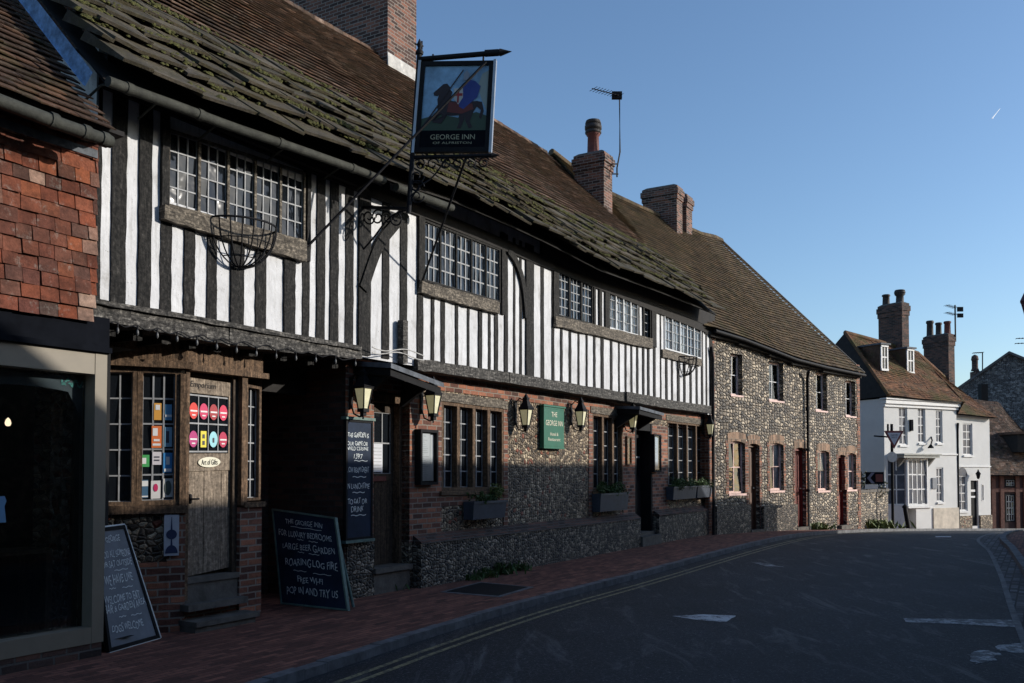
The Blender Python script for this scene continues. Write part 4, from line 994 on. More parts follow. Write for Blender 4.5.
drs = [cq(748.5, 443, 530, 759.5, 444, 529), cq(795, 447, 527, 806, 448, 526.5), cq(838.5, 454.5, 525, 846.3, 455, 525)]
def rr(q, arch=0): return (q.s0, q.s1, (q.zb0+q.zb1)/2, (q.zt0+q.zt1)/2+arch)
for q in up: q.zt0 = min(q.zt0, 4.66); q.zt1 = q.zt0
for q in up+lo+drs: q.zb0 = q.zb1 = (q.zb0+q.zb1)/2; q.zt0 = q.zt1 = (q.zt0+q.zt1)/2
m = MB(); wall_holes(m, Cc, -.35, LE, -2.5, 4.70, 0, [rr(q) for q in up+lo+drs], .28)
for i in range(len(ev2)-1):
    a, b = ev2[i]-Cc.n*.22, ev2[i+1]-Cc.n*.22
    if (b-Cc.O).dot(Cc.d) > LE: b = a.lerp(b, (LE-(a-Cc.O).dot(Cc.d))/((b-a).dot(Cc.d)))
    m.face([Vector((a.x, a.y, 4.70)), Vector((b.x, b.y, 4.70)), b+Vector((0, 0, .13)), a+Vector((0, 0, .13))])
P = Cc.P; m.face([P(LE, 0, -2.5), P(LE, -10.3, -2.5), P(LE, -10.3, 4.7), P(LE, -5.17, 9.8), P(LE, 0, 4.75)])
m.face([P(-.35, -10, -2.5), P(LE, -10, -2.5), P(LE, -10, 5), P(-.35, -10, 5)])
m.build('flint_wall', M['flint_c'], cot)
def arch(mb, q, rise, thick, o1=.012, side=.04):
    n = 10; s0, s1 = q.s0-side, q.s1+side; zt = q.zt0; vs = []; w = q.s1-q.s0
    for i in range(n+1):
        s = s0+(s1-s0)*i/n; x = (i/n-.5)*2; zi = zt-rise*(x*x)-.002; zo = zt+thick-rise*.8*x*x
        if abs(x) > .97: zi = zt-rise
        vs += [Cc.P(s, -.14, zi), Cc.P(s, o1, zi), Cc.P(s, o1, zo), Cc.P(s, -.14, zo)]
    fs = [(i*4+k, i*4+(k+1) % 4, i*4+4+(k+1) % 4, i*4+4+k) for i in range(n) for k in range(4)]+[(0, 1, 2, 3), (n*4+3, n*4+2, n*4+1, n*4)]
    mb.solid(vs, fs)
for q in lo+drs: m = MB(); arch(m, q, .07, .24); m.build('brick_arch', M['brick_buff'], cot)
m = MB()
for q in lo+drs:
    for a, b in ((q.s0-.10, q.s0-.001), (q.s1+.001, q.s1+.09)):
        z = q.zb0
        k = 0
        while z < q.zt0-.05:
            e = .0 if k % 2 else .045
            m.box(Cc, a-(e if a < q.s0 else 0), b+(e if a > q.s0 else 0), -.1, .010+.001*(k % 2), z, min(z+.20, q.zt0-.0)); z += .205; k += 1
zz = -1; k = 0
while zz < 5.0:
    e = .08 if k % 2 else 0
    m.box(Cc, -.34, -.08+e, -.1, .014, zz, zz+.21); m.box(Cc, LE-.16-e, LE+.012, -.1, .014, zz, zz+.21); zz += .215; k += 1
m.build('brick_dressings', M['brick'], cot)
for i, q in enumerate(up):
    window(cot, q, lights=1, cols=2, rows=2, fm=M['pinkish'], bm=M['winwhite'], fw=.045, bw=.02, back=-.16, front=-.13, sill=(.05, .02, M['pinkish']), curtain=[(0, .62)])  # curtain cut short: bare right side stands in for the jamb's shadow
for i, q in enumerate(lo):
    window(cot, q, lights=1, cols=2, rows=2, fm=M['pinkish'], bm=M['pinkish'], fw=.05, bw=.03, back=-.11, front=-.08, sill=(.06, .03, M['pinkish']), curtain=None if i == 0 else [(.0, 1)])
for i, q in enumerate(drs):
    m = MB(); q.box(m, .07, .93, 0, .96, -.20, -.16)
    for a0, a1, b0, b1 in ((.15, .45, .08, .42), (.55, .85, .08, .42), (.15, .45, .5, .9), (.55, .85, .5, .9)): q.box(m, a0, a1, b0, b1, -.158, -.15)
    d = m.build('cottage_door', M[['brownpaint', 'redpaint', 'redpaint'][i]], cot); tag(d, ['brown panelled door nearest the inn', 'bright red door beside the downpipe', 'dark red door at the far end of the cottages'][i])
    m = MB(); q.box(m, 0, .07, 0, 1, -.22, -.03); q.box(m, .93, 1, 0, 1, -.22, -.1); q.box(m, .07, .93, .96, 1, -.22, -.1); m.build('door_frame', M['redpaint'] if i else M['brownpaint'], d)
    m = MB(); m.lathe(q.P(.85, .48, -.13), [(.02, -.02), (.03, 0), (.02, .02)], 8); m.build('door_knob', M['gold'], d)
    m = MB(); q.box(m, -.1, 1.1, -.09, 0, -.2, .12); m.build('doorstep', M['stone'], d)
m = MB()
gpt = [e+Vector((0, 0, -.05))+Cc.n*.03 for e in ev2[1:]]; m.tube(gpt, .05, 8); m.build('gutter', M['iron'], cot)
m = MB(); s = Cc.S(808, .08, 450); top = Cc.Z(808, 372, .08)
m.tube([Cc.P(s-.15, .2, top+.02), Cc.P(s, .08, top-.2), Cc.P(s, .08, -1)], .045, 8); 
for z in (1.0, 2.2, 3.4): m.lathe(Cc.P(s, .08, z), [(.06, -.04), (.06, .04)], 8)
m.build('downpipe', M['iron'], cot)
m = MB(); s = -.12
m.tube([Cc.P(-.35, .12, 4.7), Cc.P(-.25, .10, 4.4), Cc.P(-.25, .10, -.1)], .045, 8); m.build('downpipe', M['iron'], cot)
m = MB(); m.box(Cc, -.1, drs[0].s0-.05, -.05, .10, -.5, .68); m.box(Cc, drs[0].s1+.05, drs[1].s0-.05, -.05, .10, -.5, .62); m.build('flint_plinth', M['flint_low'], cot)
m = MB()
for i in range(len(ev2)-1):
    a, b = ev2[i], ev2[i+1]; m.face([a+Vector((0, 0, -.02)), b+Vector((0, 0, -.02)), b-Cc.n*.24+Vector((0, 0, .05)), a-Cc.n*.24+Vector((0, 0, .05))])
m.build('eaves_boarding', M['soffit'], cot)
m = MB()
for i in range(len(ev2)-1):
    a, b = ev2[i]-Cc.n*.22, ev2[i+1]-Cc.n*.22
    if (b-Cc.O).dot(Cc.d) > LE: b = a.lerp(b, (LE-(a-Cc.O).dot(Cc.d))/((b-a).dot(Cc.d)))
    U = Vector((0, 0, 1)); n_ = Cc.n
    m.hexa([a-U*.17+n_*.14, b-U*.13+n_*.14, b-U*.13-n_*.02, a-U*.17-n_*.02, a+n_*.14-U*.01, b+n_*.14-U*.01, b-n_*.02, a-n_*.02])
m.build('eaves_shade_strip', M['soffit'], cot)  # dark strip added to stand in for the shade band under the eaves
# chimneys standing on the shared ridge
b2 = at(604, 199, 22.9+.2); s = (b2-A.O).dot(A.d)
c2 = chimney(inn, A, b2, .52, .85, at(604, 151, b2.y).z, b2.z-1.0, M['brick_chim'], True, .42, [(.5, .5, .16, .92, 'cowl', 'pot')])
b3 = at(677, 229, 28.2)
c3 = chimney(cot, A, b3, .50, 1.15, at(677, 185, b3.y).z, b3.z-1.0, M['brick_chim'], True, .42)
b4 = at(684, 232, 28.9)
c4 = chimney(cot, A, b4+A.d*.25, .55, .95, at(684, 189, 28.9).z-.1, b4.z-1.0, M['brick_chim'], True, .42)
# ================================================================== aerials
def aerial(name, base, pts, arms, label):
    t = thing(name, base, label, 'aerial'); m = MB(); m.tube(pts, .022 if base.y < 40 else .035, 6); m.build('mast', M['alu'] if False else M['iron'], t)
    for (a, b, n, L_, r) in arms:
        m = MB(); m.tube([a, b], r, 5); d = (b-a); x = d.cross(Vector((0, 0, 1))).normalized()
        for k in range(n): c = a+d*((k+.5)/n); m.tube([c-x*L_, c+x*L_], r*.6, 4)
        m.build('boom', M['iron'], t)
    return t
Y = b2.y
pa = [at(617, 177, Y+.3), at(617, 168, Y+.3), at(620, 152, Y+.3), at(619.5, 96, Y+.3)]
ae = aerial('tv_aerial', pa[0], pa, [(at(592, 88.5, Y-.2), at(621, 96, Y+.3), 10, .16, .014)], 'thin bent television aerial fixed to the small chimney with the red pot')
m = MB(); m.wbox(*sorted((at(611.5, 0, Y+.3).x, at(621.5, 0, Y+.3).x)), Y+.25, Y+.35, at(611, 99, Y+.3).z, at(611, 92, Y+.3).z); m.build('reflector', M['iron'], ae)
m = MB(); 
for v in (164, 174): m.tube([at(612, v, Y+.1), at(618, v, Y+.3)], .02, 5)
m.build('bracket', M['iron'], ae)
# ================================================================== left shop (lower neighbour)
SO = .17
shop = thing('tile_hung_shop', A.P(-1.5, SO, 0), 'shop with orange hung tiles over a dark plate-glass shopfront, nearest on the left', 'shop')
sR = A.S(97.5, .24, 220)
# hung tile wall
zb = A.Z(60, 308, .24); zt_ = A.Z(97, 152, .24)
pt = Patch([(A.P(-3.6, .22, 2.86), A.P(-3.6, .22, 4.5)), (A.P(sR, .22, 2.86), A.P(sR, .22, 4.5))])
random.seed(5)
m = MB(); lay(m, pt, 0, 1, .118, .155, .016, jit=.007, wj=.12, gap=.006, sag=.02, drop=.006); th_ = m.build('hung_tiles', M['tile_h'], shop)
m = MB(); m.box(A, -3.6, sR-.005, -.3, .21, 2.93, 4.6); m.build('upper_wall', M['brick_dark'], th_)
m = MB()
m.box(A, -3.6, sR-.02, .20, .262, A.Z(90, 156, .26)-.0, A.Z(90, 156, .26)+.07); m.build('lead_cover_strip', M['lead'], shop)
evs = [A.P(A.hit(u, v, .60)[0], .60, A.hit(u, v, .60)[1]) for u, v in ((-170, 28), (0, 92), (60, 114), (114, 134))]
rgs = [e-A.n*4.4+Vector((0, 0, 4.5)) for e in evs]
roofS = Patch(list(zip(evs, rgs)))
m = MB(); lay(m, roofS, 0, 1, .112, .17, .026, jit=.004, sag=.03, edge=.012); rs = m.build('clay_tile_roof', M['tile_l'], shop)
m = MB(); sheet(m, roofS, -.05, 10); 
for i in range(3): 
    a, b = evs[i], evs[i+1]; m.face([a+Vector((0, 0, -.04)), b+Vector((0, 0, -.04)), b-A.n*.4+Vector((0, 0, .0)), a-A.n*.4+Vector((0, 0, .0))])
m.build('roof_deck', M['soffit'], rs)
m = MB()
a = roofS.pt(1, .11); N = roofS.nrm(.9, .5)
p0 = [roofS.pt(.991, .10+i*.06)+N*.06 for i in range(15)]; p1 = [roofS.pt(1.0, .10+i*.06)+N*.06-A.d*.0 for i in range(15)]
for i in range(14): m.face([p0[i], p1[i], p1[i+1], p0[i+1]]); m.face([p1[i], p1[i]+N*.14, p1[i+1]+N*.14, p1[i+1]])
m.build('lead_flashing', simple('sky_lit_lead', (.20, .33, .52), .7, 0, .5, 14, .6), rs)  # sky reflection painted into the lead's blue
m = MB(); g = [A.P(A.hit(u, v, .64)[0], .64, A.hit(u, v, .64)[1]) for u, v in ((-170, 36), (0, 101), (60, 124), (111, 142))]
m.tube(g, .052, 10)
for k in (.45, .75, .93):
    c = g[1].lerp(g[3], k); m.tube([c-A.d*.03, c+A.d*.03], .062, 10)
m.build('gutter', M['gutter'], shop)
m = MB(); m.box(A, -3.6, sR+.02, -.2, .56, 4.42, 4.46); m.build('soffit', M['soffit'], shop)
# shopfront
sP0 = A.S(93.5, SO+.03, 500); sP1 = A.S(105.3, SO+.03, 500); zT = A.Z(100, 353, SO+.03); zH = A.Z(100, 377, SO+.03)
zB0 = A.Z(100, 642, SO+.03); zB1 = A.Z(100, 626, SO+.03)
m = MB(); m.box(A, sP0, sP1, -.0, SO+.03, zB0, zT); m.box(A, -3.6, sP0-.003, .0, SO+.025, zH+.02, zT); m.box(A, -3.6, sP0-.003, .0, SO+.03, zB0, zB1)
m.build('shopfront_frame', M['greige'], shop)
m = MB(); m.box(A, -3.6, sP1-.01, -.2, SO+.02, -.3, zB0-.003); m.build('brick_stall_riser', M['brick_dark'], shop)
m = MB(); m.box(A, -3.6, sP1+.02, -.1, SO+.028, zT+.003, 2.925); m.box(A, -3.6, sP1+.02, SO+.031, SO+.07, zT+.003, zT+.05); m.build('black_fascia', M['fascia'], shop)
m = MB(); m.box(A, -3.5, sP0, .05, .062, zB1, zH+.02); m.build('shop_window_glass', M['clear'], shop)
m = MB()
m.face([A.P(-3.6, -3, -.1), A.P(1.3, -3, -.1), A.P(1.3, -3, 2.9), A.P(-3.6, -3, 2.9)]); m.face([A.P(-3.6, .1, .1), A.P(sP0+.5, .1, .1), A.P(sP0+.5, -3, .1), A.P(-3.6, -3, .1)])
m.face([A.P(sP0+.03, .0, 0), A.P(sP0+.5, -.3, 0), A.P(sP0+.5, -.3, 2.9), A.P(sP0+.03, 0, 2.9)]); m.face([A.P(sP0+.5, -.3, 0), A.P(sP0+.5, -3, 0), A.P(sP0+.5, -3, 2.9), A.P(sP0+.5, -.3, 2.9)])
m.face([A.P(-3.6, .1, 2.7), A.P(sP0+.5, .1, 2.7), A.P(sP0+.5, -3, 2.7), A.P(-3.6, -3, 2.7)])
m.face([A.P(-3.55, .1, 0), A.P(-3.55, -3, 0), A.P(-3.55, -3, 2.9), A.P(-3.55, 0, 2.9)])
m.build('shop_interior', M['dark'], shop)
m = MB(); m.box(A, A.S(62, -.42, 480), A.S(82, -.42, 480), -.60, -.42, .1, A.Z(70, 394, -.42)); m.build('inner_flint_pier', M['flint_lit'], shop)
m = MB(); jbox(m, A, A.S(70, -.38, 480), A.S(76, -.38, 480), -.40, -.34, .1, 2.6, s0t=A.S(74, -.38, 480), s1t=A.S(80, -.38, 480)); m.build('leaning_post', M['blackwood'], shop)
m = MB()    # curved painted board inside the top of the window
q = []
for i in range(13):
    t = i/12; u = 0+91*t; v0 = 371+t*7; v1 = 374+(10+ (42 if t > .75 else 0)*(t-.75)*4*1.0+ 14*t*t)
    s0_, z0_ = A.hit(u, v0, .03); s1_, z1_ = A.hit(u, v1, .03); q.append((A.P(s0_, .03, z0_), A.P(s1_, .03, z1_)))
for i in range(12): m.hexa([q[i][1]-A.n*.03, q[i+1][1]-A.n*.03, q[i+1][1], q[i][1], q[i][0]-A.n*.03, q[i+1][0]-A.n*.03, q[i+1][0], q[i][0]])
bd = m.build('curved_sign_board', flat('dark_teal_board', (.015, .03, .045)), shop)
m = MB(); random.seed(3)
for k in range(16):
    u = 62+k*1.35; v = 381+3.0*math.sin(k*1.1)+k*.25; c = A.P(*(lambda h: (h[0], .036, h[1]))(A.hit(u, v, .036)))
    a = random.uniform(0, 6.28); r = .022; dx = A.d*math.cos(a)*r+Vector((0, 0, math.sin(a)*r)); dy = A.d*-math.sin(a)*r*.4+Vector((0, 0, math.cos(a)*r*.4)); m.face([c-dx, c-dy, c+dx, c+dy])
m.build('painted_leaves', flat('teal_paint', (.05, .26, .24)), bd)
m = MB(); h = A.hit(87.5, 387, .04); c = A.P(h[0], .04, h[1])
for k in range(8):
    a = 2*math.pi*k/8; dx = (A.d*math.cos(a)+Vector((0, 0, math.sin(a))))*.055; dy = (A.d*-math.sin(a)+Vector((0, 0, math.cos(a))))*.014; m.face([c+dx*.35, c+dx*.7-dy, c+dx, c+dx*.7+dy])
m.build('painted_flower', flat('cream_paint', (.5, .48, .42)), bd)
m = MB(); h = A.hit(8, 423, -1.2); m.lathe(A.P(h[0], -1.2, h[1]), [(.005, .05), (.02, .03), (.028, 0), (.02, -.025), (.004, -.03)], 10)
sb = m.build('shop_spotlight', simple('warm_bulb', (.8, .6, .4), .5, 0, 0, 4, emis=((1, .75, .5), 1.5)), shop)
m = MB(); h = A.hit(2, 510, .068); c = A.P(h[0], .068, h[1])
m.face([c+A.d*x+Vector((0, 0, z)) for x, z in ((-.035, -.10), (.035, -.10), (.02, .03), (.035, .07), (.02, .11), (-.02, .11), (-.035, .07), (-.02, .03))]); m.build('blue_window_sticker', flat('pale_blue_vinyl', (.10, .22, .36)), shop)
m = MB(); m.box(A, -2.4, -.4, -.45, -.05, .9, .93); m.box(A, -2.4, -2.34, -.45, -.05, .1, .9); m.box(A, -.46, -.4, -.45, -.05, .1, .9); m.build('display_table', M['door'], shop)
# ================================================================== white house
WH = Fr(14.9, 36.0, 4.0, 2.2)
wh = thing('white_house', (14.9, 36, gz(36)), 'white rendered house with dormers and tall brick chimneys at the bend of the road', 'house')
def D(fr, u, v=460, o=0.0): return fr.S(u, o, v)
e1 = D(WH, 957); e2 = D(WH, 990, 460, -.25)
zev = WH.Z(884, 398); zev2 = WH.Z(957, 405)
def wq(u0, t0, b0, u1, t1, b1, o=0.0):
    q = QF(WH, u0, t0, b0, u1, t1, b1, o); q.zb0 = q.zb1 = (q.zb0+q.zb1)/2; q.zt0 = q.zt1 = (q.zt0+q.zt1)/2; return q
uw = [wq(899, 407, 445, 907.5, 407, 445), wq(918, 407, 443, 925.5, 408, 443), wq(936, 410, 443, 942.5, 410, 443)]
lw = [wq(936.5, 467, 502, 943.5, 468, 502)]
m = MB(); wall_holes(m, WH, 0, e1, -3, zev2+.1, 0, [rr(q) for q in uw+lw], .14)
P = WH.P; m.face([P(0, 0, -3), P(0, 0, zev2+.1), P(0, -6, zev2+.1), P(0, -6, -3)]); m.face([P(e1, 0, -3), P(e1, -.25, -3), P(e1, -.25, zev2+.1), P(e1, 0, zev2+.1)])
m.face([P(0, -6, -3), P(e2, -6, -3), P(e2, -6, 4.6), P(0, -6, 4.6)])
m.build('rendered_wall', M['render'], wh)
uw2 = [wq(955, 423.5, 447.5, 958.8, 424, 448, -.25), wq(963, 423, 455, 972.5, 423.5, 455.5, -.25)]
lw2 = [wq(957.5, 475, 511, 967.5, 476, 511, -.25)]; dw = wq(971, 480, 526, 978.5, 481, 526, -.25); sl = wq(981.5, 484, 501, 984, 484, 501, -.25)
m = MB(); wall_holes(m, WH, e1, e2, -3, WH.Z(970, 413, -.25), -.25, [rr(q) for q in uw2+lw2+[dw, sl]], .14)
m.face([P(e2, -.25, -3), P(e2, -.25, 4), P(e2, -6, 4), P(e2, -6, -3)][::-1])
m.build('far_rendered_wall', M['render'], wh)
for q in uw+lw+lw2+[uw2[1]]: window(wh, q, lights=1, cols=2, rows=4, fm=M['winwhite'], bm=M['winwhite'], fw=.045, bw=.035, back=-.07, front=-.03, sill=(.08, .06, M['winwhite']), gl='glass_w')
for q in (uw2[0], sl): window(wh, q, lights=1, cols=1, rows=4, fm=M['winwhite'], bm=M['winwhite'], fw=.03, bw=.03, back=-.09, gl='glass_w')
m = MB(); q = lw2[0]; n = 8; c = q.s0+q.w/2; r = q.w/2
m.face([P(c+r*math.cos(math.pi*k/n), -.24, q.zt0+.35*math.sin(math.pi*k/n)) for k in range(n+1)]); m.build('window_fanlight', M['glass_w'], wh)
m = MB(); dw.box(m, 0, 1, 0, 1, -.14, -.09); dd = m.build('front_door', M['blackwood'], wh); m = MB(); dw.box(m, .2, .8, .62, .66, -.09, -.07); dw.box(m, .2, .8, .75, .8, -.09, -.07); m.build('door_panels', M['winwhite'], dd)
m = MB()
m.box(WH, -.06, e1+.08, -.1, .16, zev2-.10, zev2+.06); m.box(WH, -.03, e1+.04, -.1, .08, zev2-.22, zev2-.103); m.box(WH, -.12, e1+.14, -.1, .22, zev2+.063, zev2+.12)
zs = WH.Z(945, 455); m.box(WH, D(WH, 912), e1, -.02, .05, zs, zs+.05); zs2 = WH.Z(970, 467, -.25); m.box(WH, e1+.02, e2, -.3, -.20, zs2, zs2+.05)
m.build('cornice', M['winwhite'], wh)
m = MB(); zp = WH.Z(940, 508); m.box(WH, D(WH, 932), e1+.01, -.05, .05, -3, zp); m.build('plinth', simple('cream_plinth', (.50, .44, .36), .85, 0, .25, 3, .3), wh)
m = MB(); zp = WH.Z(960, 516, -.25); m.box(WH, e1+.02, dw.s0-.03, -.3, -.18, -3, zp); m.box(WH, dw.s1+.03, e2, -.3, -.18, -3, zp); m.build('flint_plinth', M['flint'], wh)
# bay shop window with canopy
by0, by1 = D(WH, 894), D(WH, 929.5, 480, .4); zb0, zb1 = WH.Z(915, 506, .4), WH.Z(915, 458, .4)
m = MB(); m.box(WH, by0+.75, by1, -.05, .42, -3, zb0-.08); m.build('bay_base', M['render'], wh)
bayq = QF(WH, 907.5, 458, 504, 928, 459, 504, .42); bayq.zb0 = bayq.zb1 = zb0; bayq.zt0 = bayq.zt1 = zb1
bw_ = window(wh, bayq, lights=1, cols=4, rows=3, fm=M['winwhite'], bm=M['winwhite'], fw=.07, bw=.05, back=-.05, gl='glass_w', name='bay_window')
sdF = Fr(*(WH.P(bayq.s0-.75, 0, 0).xy), *((WH.P(bayq.s0, .42, 0)-WH.P(bayq.s0-.75, 0, 0)).xy)); sl_ = (WH.P(bayq.s0, .42, 0)-WH.P(bayq.s0-.75, 0, 0)).length
sq_ = flatQF(sdF, .0, sl_, zb0, zb1, 0)
window(wh, sq_, lights=1, cols=2, rows=3, fm=M['winwhite'], bm=M['winwhite'], fw=.07, bw=.05, back=-.05, gl='glass_w', name='bay_side_window')
m = MB(); m.box(sdF, 0, sl_, -.2, 0, -3, zb0-.001); m.build('bay_side_wall', M['render'], wh)
m = MB(); m.box(WH, by0-.3, by1+.25, -.05, .70, zb1+.0, zb1+.10); m.box(WH, by0-.35, by1+.3, -.05, .76, zb1+.103, zb1+.17)
for s in (by0-.05, by1+.10): m.hexa([P(s, 0, zb1-.6), P(s+.1, 0, zb1-.6), P(s+.1, -.02, zb1-.6), P(s, -.02, zb1-.6), P(s, .55, zb1-.003), P(s+.1, .55, zb1-.003), P(s+.1, -.02, zb1-.003), P(s, -.02, zb1-.003)])
m.build('shop_canopy', simple('stone_canopy', (.30, .30, .27), .7, 0, .2, 4), wh)
m = MB(); m.box(WH, bayq.s0-.06, by1+.06, .3, .50, zb0-.08, zb0); m.build('bay_sill', M['winwhite'], wh)
# roof
def W3(u, v, Y): return at(u, v, Y)
E = [WH.P(-.1, .3, WH.Z(884, 395.5, .3)), WH.P(e1*.5, .3, WH.Z(920, 399, .3)), WH.P(e1+.1, .3, WH.Z(957, 402, .3))]
R = [at(845, 332.5, 38.4), at(880, 342, 39.5), at(917, 353, 40.8)]
rw = Patch(list(zip(E, R)))
m = MB(); random.seed(8); lay(m, rw, 0, 1, .12, .19, .014, jit=.006, sag=.06)
E2 = [WH.P(e1+.02, .05, WH.Z(956, 414, .05)), WH.P(e2+.15, .05, WH.Z(991, 417.5, .05))]; R2 = [at(917, 353, 41.2), at(948, 381, 43.4)]
rw2 = Patch(list(zip(E2, R2))); lay(m, rw2, 0, 1, .12, .19, .014, jit=.006, sag=.04)
rwo = m.build('clay_tile_roof', M['tile_r'], wh)
m = MB(); sheet(m, rw, -.06, 6); sheet(m, rw2, -.06, 4)
hb = WH.P(-.1, -5.5, E[0].z-.2); m.face([E[0], R[0], hb]); m.face([hb, R[0], R[1], R[2], WH.P(e1, -6, 4.4)])
m.face([E[2], R[2], R2[0], E2[0]]); m.face([E2[1], R2[1], WH.P(e2, -6, 4)]); m.face([R2[0], R2[1], WH.P(e2, -6, 4), WH.P(e1, -6, 4.4)])
m.build('roof_deck', M['soffit'], rwo)
m = MB(); m.tube([E[0]+Vector((0, 0, .03)), R[0]+Vector((0, 0, .03))], .07, 6); m.tube([R[0], R[1], R[2]], .1, 8); m.tube([R[2], E[2]], .05, 6); m.tube([R2[0], R2[1]], .1, 8); m.build('ridge_tiles', M['tile_r'], rwo)
def dormer(u0, u1, vt, vb, Y, depth, name='dormer'):
    a = at(u0, vb, Y); b = at(u1, vb, Y+(u1-u0)/900*Y*.55); w_ = (b-a).xy.length; f = Fr(a.x, a.y, WH.d.x, WH.d.y); zt = at(u0, vt, Y).z
    m = MB(); m.box(f, 0, w_, -depth, -.02, a.z-.2, zt); d = m.build(name, M['tile_l'], rwo)
    q = flatQF(f, .02, w_-.02, a.z, zt, 0)
    mm = MB(); q.box(mm, 0, 1, 0, .08, -.02, .05); q.box(mm, 0, 1, .92, 1, -.02, .05); q.box(mm, 0, .16, 0, 1, -.02, .03); q.box(mm, .84, 1, 0, 1, -.02, .03); q.box(mm, .47, .55, 0, 1, -.02, .02); q.box(mm, 0, 1, .5, .55, -.02, .018); mm.build('dormer_window', M['winwhite'], d)
    mm = MB(); q.box(mm, .1, .9, .05, .95, -.03, 0); mm.build('pane', M['glass'], d)
    mm = MB(); mm.box(f, -.06, w_+.06, -depth-.1, .10, zt, zt+.07); mm.build('dormer_roof', M['lead'], d)
dormer(880.5, 889, 344.5, 370.5, 36.9, 2.0); dormer(906.5, 915, 348.5, 373.5, 38.2, 2.0)
cA = at(902.5, 350, 39.6); chimney(wh, WH, cA, .45, 1.25, at(902, 302.5, 39.6).z, cA.z-2, M['brick_dark'], True, .55, [(.5, .80, .16, .5, 'plain', 'potb'), (.5, .22, .17, .58, 'cowl', 'potb')])
cB = at(949, 380, 43.0); chimney(wh, WH, cB, .45, 1.35, at(949, 334, 43).z, cB.z-2, M['brick_dark'], True, .55, [(.5, .85, .16, .78, 'plain', 'potb'), (.5, .5, .14, .62, 'plain', 'potb'), (.5, .15, .15, .62, 'plain', 'pot')])
Y = 43.2; t = aerial('tv_aerial', at(955.5, 335, Y), [at(955.5, 340, Y), at(955, 305, Y)], [(at(946, 305, Y), at(956, 308, Y+.2), 6, .2, .015), (at(946, 312.3, Y), at(956, 315, Y+.2), 6, .2, .015)], 'double television aerial above the three-pot brick chimney')
m = MB(); m.wbox(at(952.5, 0, Y).x, at(958, 0, Y).x, Y-.04, Y+.04, at(955, 311.5, Y).z, at(955, 307, Y).z); m.wbox(at(952.5, 0, Y).x, at(958, 0, Y).x, Y-.04, Y+.04, at(955, 317.5, Y).z, at(955, 313.5, Y).z); m.build('reflector', M['iron'], t)
# details on the white wall
m = MB(); q = WH.hit(911.5, 424, .05); m.box(WH, q[0]-.08, q[0]+.08, 0, .08, q[1]-.28, q[1]+.18)
wl = thing('wall_plaque', WH.P(q[0], 0, q[1]), 'small dark plaque on the white wall between the first two upstairs windows', 'plaque'); m.build('plaque_plate', M['fascia'], wl)
q = WH.hit(933, 445, .3); wl = thing('bracket_lamp', WH.P(q[0], 0, q[1]), 'dark swan-neck bracket lamp on the white wall above the bay canopy', 'lamp'); m = MB(); m.tube([WH.P(q[0]+.30, 0, q[1]+.35), WH.P(q[0]+.2, .12, q[1]+.2), WH.P(q[0], .2, q[1])], .03, 6); m.build('arm', M['iron'], wl); m = MB(); m.lathe(WH.P(q[0]-.03, .22, q[1]-.1), [(.04, .12), (.12, .0), (.12, -.03)], 10); m.build('lamp_shade', M['iron'], wl)
q = WH.hit(975, 474, -.15); wl = thing('door_lantern', WH.P(q[0], -.25, q[1]), 'black lantern over the black front door of the white house', 'lantern'); m = MB(); m.lathe(WH.P(q[0], 0, q[1]-.1), [(.02, .30), (.03, .24), (.12, .10), (.09, .08), (.06, -.08), (.02, -.12)], 8); m.build('lantern_body', M['iron'], wl)
q = WH.hit(929.5, 484, .05); m = MB(); m.box(WH, q[0]+.2, q[0]+.5, 0, .05, q[1]-.2, q[1]+.25); wl = thing('notice_board', WH.P(q[0]+.3, 0, q[1]), 'small grey notice board on the white wall right of the bay window', 'notice board'); m.build('board_panel', M['slate_g'], wl)
# ================================================================== flint boundary wall
BWf = Fr(*(at(861, 500, 31.5).xy), *((at(888, 500, 34.2)-at(861, 500, 31.5)).xy))
fw_ = thing('flint_garden_wall', BWf.P(0, 0, gz(32)), 'low flint garden wall between the cottages and the white house', 'wall')
L_ = (at(888, 500, 34.2)-at(861, 500, 31.5)).xy.length; zt_ = BWf.Z(875, 492)
m = MB(); m.box(BWf, -.4, L_, -.35, 0, -3, zt_); m.build('flint_face', M['flint_c'], fw_)
m = MB(); m.box(BWf, -.4, L_+.03, -.38, .04, zt_, zt_+.10); m.build('coping', M['stone'], fw_)
hd = MB(); random.seed(21)
cc_ = BWf.P(L_*.5, -1.2, zt_+.1); blob_leaves(hd, cc_, 1.7, .7, .75, 2600, .13)
hdt = thing('garden_hedge', BWf.P(L_*.5, -1.2, gz(33)), 'dark evergreen hedge rising behind the low flint garden wall', 'hedge'); hd.build('foliage', simple('dark_leaf', (.018, .03, .012), .7, 0, .5, 8), hdt)
m = MB(); m.lathe(BWf.P(L_*.5, -1.2, -1), [(.08, -1), (.05, 1.4)], 6); m.build('stem', M['brownwood'], hdt)
